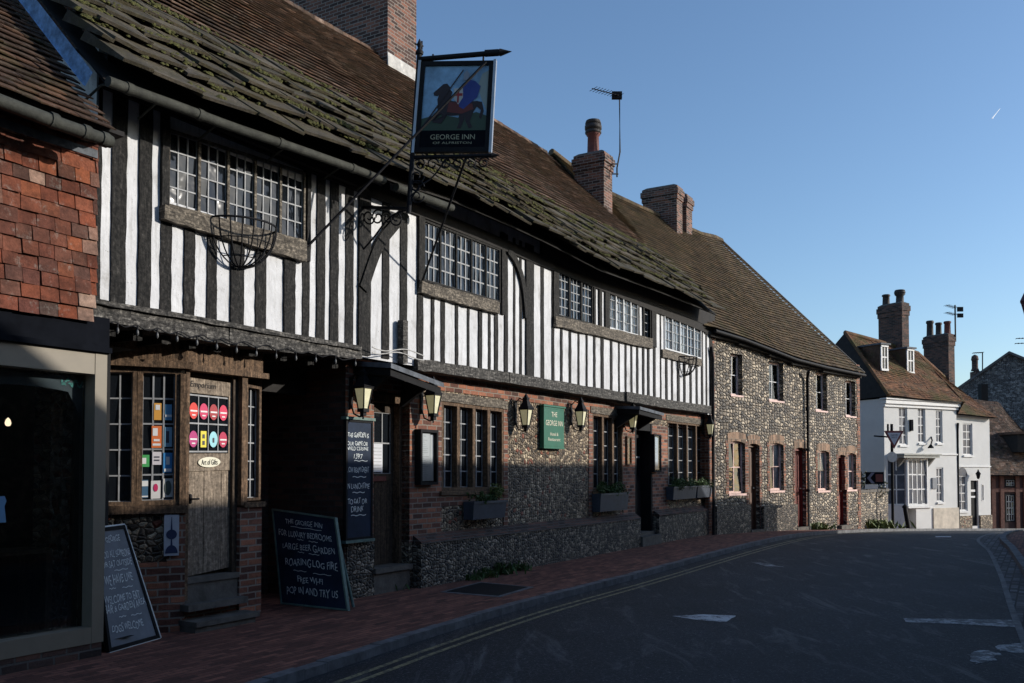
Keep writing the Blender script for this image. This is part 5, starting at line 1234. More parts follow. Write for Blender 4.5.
# ================================================================== background right
gd = Fr(*(at(950, 480, 58).xy), 1, .12)
gb = thing('flint_gabled_building', (29, 58, gz(58)), 'grey flint gable end rising behind the white house under a dark verge', 'building')
Y = 58
m = MB(); pts = [at(940, 401, Y), at(1007, 354, Y-1.2), at(1090, 388, Y-2.6)]
fp = [Vector((pts[0].x, pts[0].y, -4)), Vector((pts[2].x, pts[2].y, -4))]
m.face([fp[0], fp[1], pts[2], pts[1], pts[0]]); bk_ = Vector((9, 14, 0))
m.face([fp[0], pts[0], pts[0]+bk_, fp[0]+bk_]); m.build('flint_gable_wall', M['flint_g'], gb)
m = MB()
for i in (0, 1):
    a, b = pts[i], pts[i+1]; u_ = Vector((0, 0, .16)); f_ = Vector((0, -.25, 0))
    m.hexa([a+f_, b+f_, b+bk_, a+bk_, a+f_+u_, b+f_+u_, b+bk_+u_, a+bk_+u_])
m.build('slate_roof', simple('dark_slate', (.08, .08, .085), .7, 0, .3, 2, .4), gb)
m = MB(); m.wbox(at(975, 0, 54).x, at(981.5, 0, 54).x, 54, 54.4, 2, at(978, 384, 54).z); m.build('flue', M['iron'], gb)
m = MB(); x0 = at(970, 0, 60).x; x1 = at(979, 0, 60).x; m.wbox(x0, x1, 60, 60.8, 5, at(975, 371, 60).z); m.lathe(at(975, 371, 60.4), [(.28, 0), (.2, .2), (.2, .7), (.25, .75), (.2, 1.0), (.05, 1.1)], 8); m.build('chimney', M['brick_dark'], gb)
t = aerial('tv_aerial', at(982, 372, 59), [at(982.5, 372, 59), at(982.5, 352, 59)], [(at(973, 353, 59), at(983, 352.5, 59), 5, .25, .03)], 'small aerial on a mast beside the short capped stack left of the flint gable')
t = aerial('tv_aerial', at(1030, 372, 59), [at(1030, 372, 59), at(1030, 330, 59)], [(at(1016, 338.5, 59), at(1032, 338, 59), 5, .25, .025), (at(1015, 343.5, 59), at(1032, 343, 59), 5, .25, .025)], 'aerial with two long booms entering the picture at its right edge')
# brown tiled building with timbered ground floor
Y = 47.5; TB = Fr(*(at(983, 480, Y).xy), 1, .18)
tb = thing('tiled_timbered_building', (at(1000, 500, Y).x, Y, gz(Y)), 'low building with broad brown tiled roof over a dark red timbered front', 'building')
E = [TB.P(-3, .5, TB.Z(985, 474, .5)), TB.P(1.5, .5, TB.Z(1000, 475.5, .5)), TB.P(9, .5, TB.Z(1024, 474, .5)-.1)]
R = [at(960, 398, Y+4.5), at(998, 402, Y+4.5), at(1085, 404, Y+4.5)]
pr = Patch(list(zip(E, [R[0], at(1012, 405, Y+4.5), at(1090, 470, Y+4.5)])))
pr = Patch([(E[0], R[0]), (E[1], R[1]), (E[2], at(1036, 450, Y+2.6))])
m = MB(); random.seed(31); lay(m, pr, 0, 1, .14, .22, .014, jit=.006, sag=.05); ro = m.build('clay_tile_roof', M['tile'], tb)
m = MB(); sheet(m, pr, -.06, 6); m.face([E[0], R[0], R[0]+Vector((0, 5, -4)), E[0]+Vector((0, 9, 0))]); m.face([R[0], R[1], R[1]+Vector((0, 5, -4)), R[0]+Vector((0, 5, -4))]); m.build('roof_deck', M['soffit'], ro)
m = MB(); z0 = -3; zt_ = TB.Z(1000, 477, 0); m.box(TB, -3, 9, -.2, 0, z0, zt_+.2); m.build('dark_wall', simple('dark_red_render', (.05, .022, .02), .8, 0, .4, 4), tb)
m = MB()
for u in (984, 993, 1001.5, 1017, 1025): s = TB.S(u, 0, 500); jbox(m, TB, s-.11, s+.11, 0, .08, z0, zt_+.1)
jbox(m, TB, -3, 9, 0, .06, (TB.Z(1000, 492, 0),)*2, (TB.Z(1000, 488, 0),)*2, True)
m.build('timber_posts', simple('red_brown_timber', (.13, .055, .04), .8, 0, .4, 9, .4), tb)
q = QF(TB, 1005, 494, 522, 1015, 494, 522, .01); window(tb, q, lights=1, cols=3, rows=4, fm=M['blackwood'], bm=M['leadbar'], fw=.08, bw=.04, back=-.0)
q = QF(TB, 1005, 479, 487, 1015, 479, 487, .01); window(tb, q, lights=1, cols=3, rows=2, fm=M['blackwood'], bm=M['leadbar'], fw=.06, bw=.04, back=-.0)
# dormer in the roof of that building
m = MB(); a = at(1018, 452, Y+.6); m.wbox(a.x, a.x+2, a.y, a.y+3, a.z, at(1018, 434, Y+.6).z); dm = m.build('dormer', M['soffit'], ro)
m = MB(); m.wbox(a.x-.15, a.x+2.2, a.y-.15, a.y+3, at(1018, 434, Y+.6).z, at(1018, 431.5, Y+.6).z); m.build('dormer_roof', M['tile'], dm)
# ================================================================== houses across the street (out of frame, they cast the street's shade)
def opp(x_off, y0, y1, ze, zr, label, mat):
    fr = Fr(.59*y0+x_off, y0, .59, 1.0); Ln = (y1-y0)/.861; t = thing('opposite_house', fr.P(0, 0, 0), label, 'house')
    fb = Fr(fr.O.x, fr.O.y, .59, 1.0)   # n points away from street here
    m = MB(); m.box(fb, 0, Ln, 0, 6, -1.5, ze); P = fb.P; m.face([P(0, 0, ze), P(0, 3, zr), P(0, 6, ze)]); m.face([P(Ln, 0, ze), P(Ln, 6, ze), P(Ln, 3, zr)]); m.build('wall', mat, t)
    m = MB()
    for a, b in ((-.25, 3), (6.25, 3)):
        za = ze-.1; m.hexa([P(-.1, a, za), P(Ln+.1, a, za), P(Ln+.1, b, zr), P(-.1, b, zr), P(-.1, a, za+.12), P(Ln+.1, a, za+.12), P(Ln+.1, b, zr+.12), P(-.1, b, zr+.12)])
    m.build('roof', M['tile'], t)
    k = int(Ln//2.6)
    for i in range(k):
        s = .8+i*(Ln-1.2)/max(1, k)
        back = Fr(*(fb.P(s+.9, 0, 0).xy), -.59, -1.0)
        if i % 2 == 0:
            m = MB(); m.box(back, 0, .85, 0, .05, .05, 2.05); m.build('door', M['brownpaint'], t)
        else: window(t, flatQF(back, 0, 1.0, .9, 2.1, .0), lights=2, cols=2, rows=3, fm=M['winwhite'], bm=M['winwhite'], back=.03)
    return t
opp(1.7, -16, -3.5, 3.7, 5.9, 'tile-roofed brick cottage across the street, furthest behind the viewer', M['brick'])
opp(1.7, -3.4, 8.45, 4.3, 6.6, 'taller flint house across the street facing the tile-hung shop', M['flint'])
opp(1.7, 8.46, 12.6, 3.6, 5.25, 'low brick cottage across the street facing the inn sign', M['brick'])
opp(1.7, 12.61, 22.4, 3.7, 5.68, 'long brick cottage across the street facing the green sign', M['brick_dark'])
opp(1.9, 22.41, 25.0, 3.3, 4.8, 'lower white cottage across the street facing the flint cottages', M['render'])
m = MB(); s = e1+.06; m.tube([WH.P(s, .03, 3.6), WH.P(s, .0, 3.3), WH.P(s, .0, -2)], .05, 6); m.build('downpipe', M['iron'], wh)
# ================================================================== lanterns
def lantern_proto():
    fr = Fr(0, 0, .59, 1.0); t = thing('wall_lantern', (0, 0, 0), 'x', 'lantern', 'coach lanterns on the inn front')
    P = fr.P; o = .20
    def ring(r, z): return [P(r*math.cos(a), o+r*math.sin(a), z) for a in [math.pi/4+k*math.pi/2 for k in range(4)]]
    b = MB(); r0 = ring(.062, -.20); r1 = ring(.112, .05)
    for k in range(4): b.tube([r0[k], r1[k]], .009, 4)
    def plate(r, z0, z1, r2=None):
        a = ring(r, z0); c = ring(r2 or r, z1); b.hexa(a[::-1]+c[::-1])
    plate(.074, -.245, -.20); plate(.04, -.29, -.246); plate(.125, .045, .065); plate(.142, .066, .10, .105); plate(.105, .101, .21, .045); plate(.058, .211, .245, .062); plate(.045, .246, .31, .008)
    b.tube([P(0, o, -.29), P(0, o, -.33)], .012, 6)
    b.tube([P(0, 0, -.12), P(0, .05, -.26), P(0, .14, -.30), P(0, o, -.29)], .011, 6); b.tube([P(0, 0, .16), P(0, .08, .24), P(0, .15, .20)], .010, 6); b.box(fr, -.03, .03, 0, .012, -.2, .2)
    b.build('lantern_frame', M['iron'], t)
    g = MB(); a = ring(.056, -.199); c = ring(.104, .044); g.hexa(a[::-1]+c[::-1]); g.build('lamp_glass', M['lampglass'], t)
    return t
LP = lantern_proto()
ll = [(362, 398, 'lantern above the tall chalkboard at the left end of the hood'), (432, 404, 'lantern under the right end of the sloping hood, above the menu case'),
      (525, 417, 'lantern on the flint wall just left of the green sign'), (580, 418, 'lantern on the flint wall just right of the green sign'),
      (632, 421, 'shaded lantern on the left of the far dark doorway'), (709.5, 429, 'lantern at the far corner of the inn above the last window box')]
for i, (u, v, lb) in enumerate(ll):
    s, z = A.hit(u, v, GO+.2); o = LP if i == 0 else copy_tree(LP); o.location = A.P(s, GO+.02, z+.07); o['label'] = lb
# ================================================================== green plaque
def board_text(parent, fr, s0, s1, o, lines, mat, name='lettering'):
    m = MB()
    for (tx, a0, a1, z0, z1) in lines: put_text(m, tx, lambda a, b: fr.P(s0+(s1-s0)*a, o, b), a0, a1, z0, z1)
    return m.build(name, mat, parent)
q = QF(A, 544, 406, 447, 564, 408, 447, GO+.10); q.zt1 = q.zt0; q.zb1 = q.zb0
g = thing('inn_name_sign', q.P(.5, 0, -.05), 'dark green wall sign with cream lettering reading THE GEORGE INN', 'sign')
m = MB(); q.box(m, 0, 1, 0, 1, -.08, 0); m.build('sign_panel', M['greenpaint'], g)
m = MB(); q.box(m, -.05, 1.05, 1.0, 1.04, -.08, .02); q.box(m, -.03, 1.03, -.03, 0, -.08, .012); q.box(m, .04, .96, .955, .965, 0, .004); q.box(m, .04, .96, .03, .04, 0, .004); m.build('sign_moulding', M['greenpaint'], g)
m = MB(); f = lambda a, b: q.P(a, b, .004)
for tx, a0, a1, b0, b1 in (('THE', .36, .64, .76, .88), ('GEORGE INN', .08, .92, .54, .67), ('Hotel &', .30, .70, .29, .37), ('Restaurant', .2, .8, .16, .24)): put_text(m, tx, f, a0, a1, b0, b1)
m.build('sign_lettering', M['gold'], g)
# ================================================================== menu cases
def menu_case(u0, t0, b0, u1, t1, b1, label, fm, paper, o=.12):
    q = QF(A, u0, t0, b0, u1, t1, b1, GO+o); q.zt1 = q.zt0; q.zb1 = q.zb0
    t = thing('menu_case', q.P(.5, 0, -.1), label, 'menu case', 'menu cases beside the inn doors')
    m = MB(); f = .09; fh = .05
    q.box(m, 0, 1, 0, fh, -o, 0); q.box(m, 0, 1, 1-fh, 1, -o, 0); q.box(m, 0, f, fh, 1-fh, -o, 0); q.box(m, 1-f, 1, fh, 1-fh, -o, 0); q.box(m, f, 1-f, fh, 1-fh, -o, -.06); m.build('case_frame', fm, t)
    m = MB(); q.box(m, f+.04, .68, fh+.02, 1-fh-.02, -.058, -.05); q.box(m, .70, 1-f-.02, fh+.02, 1-fh-.04, -.058, -.052); p = m.build('menu_sheet', paper, t)
    m = MB(); random.seed(int(u0))
    for k in range(22): b = .1+k*.037; a = random.uniform(.3, .62); q.box(m, .2, a, b, b+.010, -.049, -.048)
    m.build('menu_print', M['alu'], p)
    m = MB(); m.face([q.P(f, fh, -.02), q.P(1-f, fh, -.02), q.P(1-f, 1-fh, -.02), q.P(f, 1-fh, -.02)]); m.build('case_glass', M['clear'], t)
menu_case(421, 429, 485, 438.5, 431, 484, 'tall black framed menu case with white sheets left of the near window', M['blackwood'], M['blind'])
menu_case(627.5, 436, 465, 632, 436, 465, 'narrow brown framed menu case in the shade left of the far doorway', M['brownwood'], simple('aged_paper', (.35, .31, .26), .8, 0, .2, 9), .06)
menu_case(654.5, 434, 472, 661.5, 435, 471, 'pale blue-grey menu case right of the far dark doorway', M['blackwood'], simple('blue_paper', (.42, .50, .62), .8, 0, .2, 9))
# ================================================================== window boxes
def wbox_(u0, u1, vt, vb, label, n, lush=1.0, flowers=False, lc='leaf'):
    o = .22; s0, z1 = A.hit(u0, vt, GO+o); s1, _ = A.hit(u1, vt, GO+o); z0 = z1-(vb-vt)/900*A.P(s0, 0, 0).y
    t = thing('window_box', A.P((s0+s1)/2, GO+.1, z0), label, 'window box', 'planted window boxes along the inn')
    m = MB(); P = A.P; a, b = GO+.03, GO+o
    m.hexa([P(s0+.02, b-.03, z0), P(s1-.02, b-.03, z0), P(s1-.02, a, z0), P(s0+.02, a, z0), P(s0, b, z1), P(s1, b, z1), P(s1, a, z1), P(s0, a, z1)])
    m.box(A, s0-.012, s1+.012, b-.012, b+.012, z1-.03, z1+.005); tr = m.build('trough', M['box'], t)
    for s in (s0+.15*(s1-s0), s0+.85*(s1-s0)): m = MB(); m.tube([P(s, GO, z0-.12), P(s, b-.05, z0-.01), P(s, GO, z0-.005)], .01, 5); m.build('bracket', M['iron'], tr)
    m = MB(); 
    for k in range(int(7*(s1-s0)/.8)+3):
        c = P(random.uniform(s0+.05, s1-.05), random.uniform(a+.03, b), z1+random.uniform(0, .10)*lush); blob_leaves(m, c, .12, .09, .10*lush, n, .055, A)
    m.build('plants', M[lc], t)
    if flowers:
        m = MB(); blob_leaves(m, P(s1-.14, (a+b)/2, z1+.13), .14, .09, .12, 260, .055, A); m.build('bright_bush', M['leaf2'], t)
random.seed(77)
wbox_(474, 507, 502, 520, 'near window box with dry stems and one bright bush at its right end', 26, .7, True)
wbox_(601, 629, 494, 512, 'lush window box under the middle window, left of the far doorway', 90, 1.2)
wbox_(674, 697, 487, 500, 'left of the two window boxes under the last window', 80, 1.1)
wbox_(698, 714, 486, 498, 'right of the two window boxes under the last window, at the corner', 70, 1.0)
# ================================================================== chalkboards
def pboard(name, C4, label, lines, th=.03, fm=None, bm=None, fw=.028, cat='chalkboard', wob=.006, frame=True):
    """C4: BL BR TR TL 3D"""
    BL, BR, TR, TL = C4; n = (BR-BL).cross(TL-BL).normalized(); c = (BL+BR)/2
    t = thing(name, (c.x, c.y, min(BL.z, BR.z)), label, cat)
    def f(a, b, o=0.0): return BL.lerp(BR, a).lerp(TL.lerp(TR, a), b)+n*o
    w_ = (BR-BL).length; h_ = (TL-BL).length; a_ = fw/w_; b_ = fw/h_
    def bx(m, a0, a1, b0, b1, o0, o1): m.hexa([f(a0, b0, o1), f(a1, b0, o1), f(a1, b0, o0), f(a0, b0, o0), f(a0, b1, o1), f(a1, b1, o1), f(a1, b1, o0), f(a0, b1, o0)])
    m = MB(); bx(m, a_, 1-a_, b_, 1-b_, -th, 0); m.build('slate_panel', bm or M['slate'], t)
    m = MB(); bx(m, 0, 1, 0, b_, -th-.004, .010); bx(m, 0, 1, 1-b_, 1, -th-.004, .010); bx(m, 0, a_, b_, 1-b_, -th-.004, .010); bx(m, 1-a_, 1, b_, 1-b_, -th-.004, .010); m.build('board_frame', fm or M['greenframe'], t)
    m = MB()
    for ln in lines:
        if ln[0] is None:
            _, a0, a1, b = ln; K = 10
            for k in range(K):
                x0 = a0+(a1-a0)*k/K; x1 = a0+(a1-a0)*(k+1)/K; y0 = b+.004*math.sin(k*1.3); y1 = b+.004*math.sin((k+1)*1.3); m.face([f(x0, y0, .003), f(x1, y1, .003), f(x1, y1+.006, .003), f(x0, y0+.006, .003)])
        else:
            tx, a0, a1, b0, b1 = ln; put_text(m, tx.upper() if tx != '1397' else tx, lambda a, b: f(a, b, .003), a0, a1, b0, b1, .01, .05)
    m.build('chalk_writing', M['chalk'], t)
    return t, f, n
BL = on_ground(281, 604, .004); BR = on_ground(348.5, 611, .004); TL = at(272, 508.5, BL.y+.22); TR = at(335.5, 517.5, BR.y+.22)
t, f, n = pboard('pavement_chalkboard', (BL, BR, TR, TL), 'dark blue leaning chalkboard by the passage advertising a roaring log fire', [
    ('The George Inn', .20, .78, .86, .915), (None, .28, .76, .83), ('For Luxury Bedrooms', .08, .90, .725, .79), (None, .36, .46, .70), (None, .54, .68, .695),
    ('Large Beer Garden', .12, .92, .59, .655), (None, .35, .45, .565), (None, .52, .68, .56), ('Roaring Log Fire', .14, .93, .42, .50), (None, .25, .45, .365), (None, .55, .82, .355),
    ('Free Wi-Fi', .30, .68, .25, .31), ('Pop In And Try Us', .12, .88, .12, .195)], bm=M['slate'], fw=.022)
for a in (.06, .94):
    m = MB(); p = f(a, .96, -.04); g = f(a, 0, 0)-n*.16; m.tube([p, Vector((g.x, g.y, .02))], .018, 5); m.build('back_leg', M['greenframe'], t)
# left leaning board
BL = on_ground(108.5, 652.5, .004); BR = on_ground(159.5, 638, .004)
TR = at(124, 525, 8.52); TL = at(92, 529, 8.05)
t, f, n = pboard('leaning_chalkboard', (BL, BR, TR, TL), 'grey chalkboard with a pale frame leaning against the bay beside the shopfront', [
    ('The George', .1, .75, .87, .925), ('Food All Someone', .10, .92, .745, .80), ('Or Sat Outside', .12, .90, .665, .72), (None, .4, .75, .63), ('We Have Live', .12, .80, .525, .60), (None, .2, .35, .49), (None, .5, .75, .48),
    ('Welcome To Eat', .06, .86, .375, .44), ('Bar & Garden Area', .04, .94, .30, .36), (None, .3, .45, .25), (None, .55, .78, .24), ('Dogs Welcome', .12, .76, .14, .20)], bm=M['slate_g'], fm=M['blackwood'], fw=.035)
m = MB()
for a0, a1, b0, b1 in ((0, 1, -.012, 0), (1, 1.025, 0, 1), (0, 1, 1, 1.012)): m.hexa([f(a0, b0, .012), f(a1, b0, .012), f(a1, b0, -.03), f(a0, b0, -.03), f(a0, b1, .012), f(a1, b1, .012), f(a1, b1, -.03), f(a0, b1, -.03)])
m.build('frame_edging', M['alu'], t)
# tall board
ob_ = GO+.06; s0 = A.S(345.5, ob_, 480); s1 = A.S(372.5, ob_, 480); z1 = A.Z(358, 420, ob_); z0 = A.Z(358, 539.5, ob_)
t, f, n = pboard('tall_chalkboard', (A.P(s0, ob_, z0), A.P(s1, ob_, z0), A.P(s1, ob_, z1), A.P(s0, ob_, z1)), 'tall narrow chalkboard hung on the brick pier left of the hooded door', [
    ("The Garden Is", .06, .84, .855, .895), ('Our Game Or', .06, .80, .785, .82), ('Wild Cuisine', .06, .82, .745, .775), ('1397', .3, .6, .675, .715), (None, .3, .8, .655), ('Low Beam Great', .06, .86, .56, .605), (None, .25, .75, .52),
    ("In Lunchtime", .05, .88, .425, .47), (None, .25, .7, .39), ("To Eat Or", .08, .78, .30, .345), ("Drink", .2, .66, .235, .275), (None, .2, .75, .20)], fm=M['blackwood'], fw=.03, th=.035)
m = MB(); m.box(A, s0-.02, s1+.02, GO, ob_+.03, z1, z1+.035); m.box(A, s0-.02, s1+.02, GO, ob_+.03, z0-.035, z0); m.build('end_rails', M['greenframe'], t)
# brewery plaque under the bay sill
q = QF(B1, 164, 515, 556, 179, 516, 556, .05); q.zt1 = q.zt0; q.zb1 = q.zb0
t = thing('brewery_plaque', q.P(.5, 0, 0), 'white plaque with dark blue spire emblem beside the shop door', 'plaque')
m = MB(); q.box(m, 0, 1, 0, 1, -.03, 0); pl = m.build('plaque_panel', simple('plaque_white', (.40, .42, .46), .5, 0, .1, 9), t)
m = MB(); nb = flat('plaque_blue', (.02, .03, .08))
m.face([q.P(.44, .62, .003), q.P(.56, .62, .003), q.P(.52, .95, .003), q.P(.48, .95, .003)]); m.face([q.P(.5+.36*math.cos(k*.314), .52+.12*math.sin(k*.314), .004) for k in range(20)])
m.face([q.P(.42, .2, .003), q.P(.58, .2, .003), q.P(.54, .42, .003), q.P(.46, .42, .003)]); m.face([q.P(.5+.42*math.cos(k*.157), .06+.2*math.sin(k*.157), .005) for k in range(21)]); m.build('spire_emblem', nb, pl)
# house number
m = MB(); s_, z_ = A.hit(281, 385, -1.3); t = thing('house_number', A.P(s_, -1.3, z_-.08), 'white house number 3 high in the dark passage', 'house number')
m.box(A, s_-.16, s_+.16, -1.33, -1.30, z_-.12, z_+.12); m.build('number_plate', M['blackwood'], t); m = MB(); put_text(m, '3', lambda a, b: A.P(a, -1.296, b), s_-.04, s_+.05, z_-.075, z_+.075); m.build('numeral', M['blind'], t)
m = MB(); m.box(A, s_-.2, s_+.2, -1.5, -1.33, z_-.14, 2.94); m.build('hanging_board', M['blackwood'], t)
# ================================================================== hanging sign
B0 = A.hit(362, 207, 0); W0 = A.P(B0[0], 0, B0[1]); P0 = at(408.5, 209, 10.70); PT = at(419.5, 52, 10.70)
arm = Vector((1.15, -.15, 0)).normalized()
sg = thing('hanging_inn_sign', W0, 'pictorial inn sign of a knight on horseback hung in a black iron frame', 'sign')
m = MB(); m.tube([P0+Vector((0, 0, -.05)), PT], .030, 8); m.lathe(PT, [(.045, -.03), (.05, 0), (.02, .05), (.035, .09), (.004, .16)], 8)
m.tube([W0, P0], .022, 6)
zTop = at(425, 55.5, 10.62).z; a0 = PT+Vector((0, 0, zTop-PT.z-.01)); a1 = at(500, 52.5, 10.5)
m.tube([a0, a1], .032, 8); m.tube([a1-arm*.18, a1-arm*.02], .042, 8); m.lathe(a1, [(.03, -.03), (.03, .03)], 6)
tip = (a1-a0).normalized(); m.tube([a1, a1+tip*.14], .045, 6, .003)
zb_ = at(415, 156, 10.65); b0_ = Vector((P0.x+(PT.x-P0.x)*.33, P0.y, zb_.z)); b1_ = at(492, 155.5, 10.5)
m.tube([b0_, b1_], .024, 6); m.tube([b1_, b1_+tip*.09], .035, 6, .003)
m.build('iron_frame', M['iron'], sg)
m = MB()
r2a = at(466, 158, 10.58); an2 = A.hit(421.5, 283, .04); an2 = A.P(an2[0], .04, an2[1]); m.tube([r2a, an2], .016, 6)
r1a = at(486, 62, 10.52); an1 = A.hit(308, 246, .04); an1 = A.P(an1[0], .04, an1[1]); m.tube([r1a, an1], .016, 6)
m.tube([an1, an1-A.d*.10], .014, 6)
m.build('stay_rods', M['iron'], sg)
# scrolls
def scroll(c, r, turns, x, y, start=0, rr=.010):
    m_ = MB(); pts = []
    for k in range(int(turns*14)+1):
        a = start+k/14*2*math.pi; q_ = r*(1-.75*k/(turns*14)); pts.append(c+x*math.cos(a)*q_+y*math.sin(a)*q_)
    return pts
m = MB(); Zv = Vector((0, 0, 1))
for k in range(6): c = b0_.lerp(b1_, .10+k*.16)-Zv*.085; m.tube(scroll(c, .075, 1.3, arm*(1 if k % 2 else -1), Zv, random.random()), .010, 5)
for k, zz in enumerate((.25, .5, .78)): m.tube(scroll(P0+(PT-P0)*.02+arm*.10+Zv*zz*.9*.5, .09, 1.2, arm, Zv*(1 if k % 2 else -1)), .010, 5)
m.tube(catmull([P0+Zv*.05, P0+arm*.12+Zv*.25, P0+arm*.30+Zv*.38, b0_.lerp(b1_, .45)], 6), .010, 5)
for k in range(4): c = W0.lerp(P0, .15+k*.2)-Zv*.12; m.tube(scroll(c, .10, 1.4, (P0-W0).normalized(), Zv*(1 if k % 2 else -1), k), .011, 5)
m.tube(catmull([W0-Zv*.55, W0.lerp(P0, .25)-Zv*.38, W0.lerp(P0, .6)-Zv*.12, P0], 6), .013, 5)
m.build('scrollwork', M['iron'], sg)
# the board
BLs = at(414.5, 152.5, 10.66); BRs = at(489, 152, 10.55); TRs = at(494, 61, 10.55); TLs = at(421.5, 62, 10.66)
nn = (BRs-BLs).cross(TLs-BLs).normalized()
def sf(a, b, o=0.0): return BLs.lerp(BRs, a).lerp(TLs.lerp(TRs, a), b)+nn*o
def sbx(m, a0, a1, b0, b1, o0, o1): m.hexa([sf(a0, b0, o1), sf(a1, b0, o1), sf(a1, b0, o0), sf(a0, b0, o0), sf(a0, b1, o1), sf(a1, b1, o1), sf(a1, b1, o0), sf(a0, b1, o0)])
m = MB(); sbx(m, .06, .94, .05, .95, -.03, 0); bd = m.build('picture_panel', simple('painted_sky_panel', (.20, .34, .48), .5, 0, .5, 3), sg)
m = MB(); sbx(m, 0, 1, 0, .05, -.05, .02); sbx(m, 0, 1, .95, 1, -.05, .02); sbx(m, .0, .06, .05, .95, -.05, .02); sbx(m, .94, 1, .05, .95, -.05, .02); m.build('board_surround', M['blackwood'], sg)
m = MB(); sbx(m, -.035, 0, -.01, 1.01, -.045, .03); sbx(m, 1, 1.035, -.01, 1.01, -.045, .03); m.build('pale_edging', M['alu'], sg)
m = MB()
for a in (.15, .85): m.tube([sf(a, 1, -.015), sf(a, 1.09, -.015)], .012, 5)
m.build('hanging_hooks', M['iron'], sg)
def poly(pts, mat, o, nm): m = MB(); m.face([sf(a, b, o) for a, b in pts]); return m.build(nm, mat, bd)
poly([(.06, .22), (.94, .22), (.94, .40), (.8, .44), (.55, .38), (.3, .42), (.06, .37)], flat('painted_field', (.035, .06, .035)), .002, 'painted_field')
poly([(.94, .45), (.94, .9), (.85, .86), (.80, .72), (.86, .58)], flat('painted_cloud', (.26, .30, .28)), .0015, 'painted_cloud')
poly([(.06, .05), (.94, .05), (.94, .24), (.06, .24)], M['fascia'], .004, 'name_band')
hcol = flat('painted_horse', (.022, .012, .014))
hp = MB()
hp.face([sf(a, b, .006) for a, b in [(.26, .50), (.30, .42), (.46, .40), (.62, .41), (.76, .44), (.82, .52), (.80, .56), (.66, .55), (.48, .56), (.40, .58)]])      # body
hp.face([sf(a, b, .0065) for a, b in [(.28, .46), (.42, .54), (.46, .66), (.38, .73), (.30, .70), (.26, .58)]])          # neck
hp.face([sf(a, b, .007) for a, b in [(.44, .70), (.38, .755), (.33, .75), (.20, .655), (.21, .625), (.26, .62), (.33, .66)]])   # head
for l in ([(.28, .46), (.34, .43), (.24, .37), (.17, .385), (.14, .36), (.22, .345)], [(.34, .43), (.42, .42), (.32, .34), (.22, .35), (.21, .33), (.33, .315)], [(.64, .44), (.76, .44), (.72, .34), (.76, .27), (.71, .26), (.66, .34)], [(.56, .43), (.65, .43), (.64, .35), (.60, .26), (.55, .26), (.58, .34)]): hp.face([sf(a, b, .0062) for a, b in l])
hp.face([sf(a, b, .006) for a, b in [(.80, .56), (.87, .55), (.90, .45), (.87, .36), (.84, .38), (.86, .46), (.80, .50)]])
hp.build('painted_horse', hcol, bd)
poly([(.40, .44), (.60, .42), (.76, .47), (.74, .53), (.56, .545), (.42, .55)], flat('painted_red', (.13, .025, .02)), .008, 'painted_saddlecloth')
poly([(.56, .50), (.62, .47), (.80, .60), (.84, .72), (.76, .78), (.66, .80), (.58, .74)], flat('painted_blue', (.03, .05, .22)), .009, 'painted_cloak')
poly([(.60, .79), (.67, .79), (.68, .86), (.64, .90), (.60, .86)], flat('painted_helmet', (.22, .24, .28)), .010, 'painted_helmet')
poly([(.48, .70), (.60, .70), (.61, .60), (.55, .52), (.49, .58)], flat('painted_shield', (.45, .43, .40)), .011, 'painted_shield')
m = MB(); rd = flat('painted_cross', (.30, .03, .03))
m.face([sf(.53, .69, .0125), sf(.53, .54, .0125), sf(.555, .54, .0125), sf(.555, .69, .0125)]); m.face([sf(.49, .645, .0122), sf(.49, .615, .0122), sf(.60, .615, .0122), sf(.60, .645, .0122)]); m.build('painted_cross', rd, bd)
poly([(.10, .31), (.115, .30), (.60, .90), (.585, .905)], hcol, .0135, 'painted_lance')
m = MB(); put_text(m, 'GEORGE INN', lambda a, b: sf(a, b, .006), .20, .80, .140, .195); m.build('sign_name', M['goldd'], bd)
m = MB(); put_text(m, 'OF ALFRISTON', lambda a, b: sf(a, b, .006), .24, .76, .090, .115); m.build('sign_place', M['goldd'], bd)
# ================================================================== empty wall baskets
def basket(u, v, w, h, label, nrib, o0=.05, rr=.008):
    s, z = A.hit(u, v, o0); t = thing('wire_wall_basket', A.P(s, o0, z), label, 'wall basket', 'empty wire baskets on the timbered wall')
    P = A.P; m = MB(); r = w/2; R = .0
    rim = [P(s+r*math.cos(a), o0+r*.9*math.sin(a), z) for a in [math.pi*k/16 for k in range(17)]]
    m.tube(rim+[rim[0]], rr*1.4, 6); m.tube([P(s-r, o0, z), P(s+r, o0, z)], rr*1.4, 6); m.build('rim', M['iron'], t)
    m = MB()
    for k in range(nrib):
        a = math.pi*k/(nrib-1); pts = []
        for j in range(9):
            b = j/8*math.pi/2; q_ = math.cos(b); pts.append(P(s+r*math.cos(a)*q_, o0+r*.9*math.sin(a)*q_, z-h*math.sin(b)))
        m.tube(pts, rr, 5)
    for b in (.45, .95): q_ = math.cos(b); m.tube([P(s+r*q_*math.cos(a), o0+r*.9*q_*math.sin(a), z-h*math.sin(b)) for a in [math.pi*k/16 for k in range(17)]], rr*.8, 5)
    m.build('wire_ribs', M['iron'], t)
basket(240, 226, .78, .44, 'larger empty wire basket below the near upstairs window', 11)
basket(684, 358, .66, .42, 'small far wire basket below the last white-blinded upstairs window', 9, .06, .010)
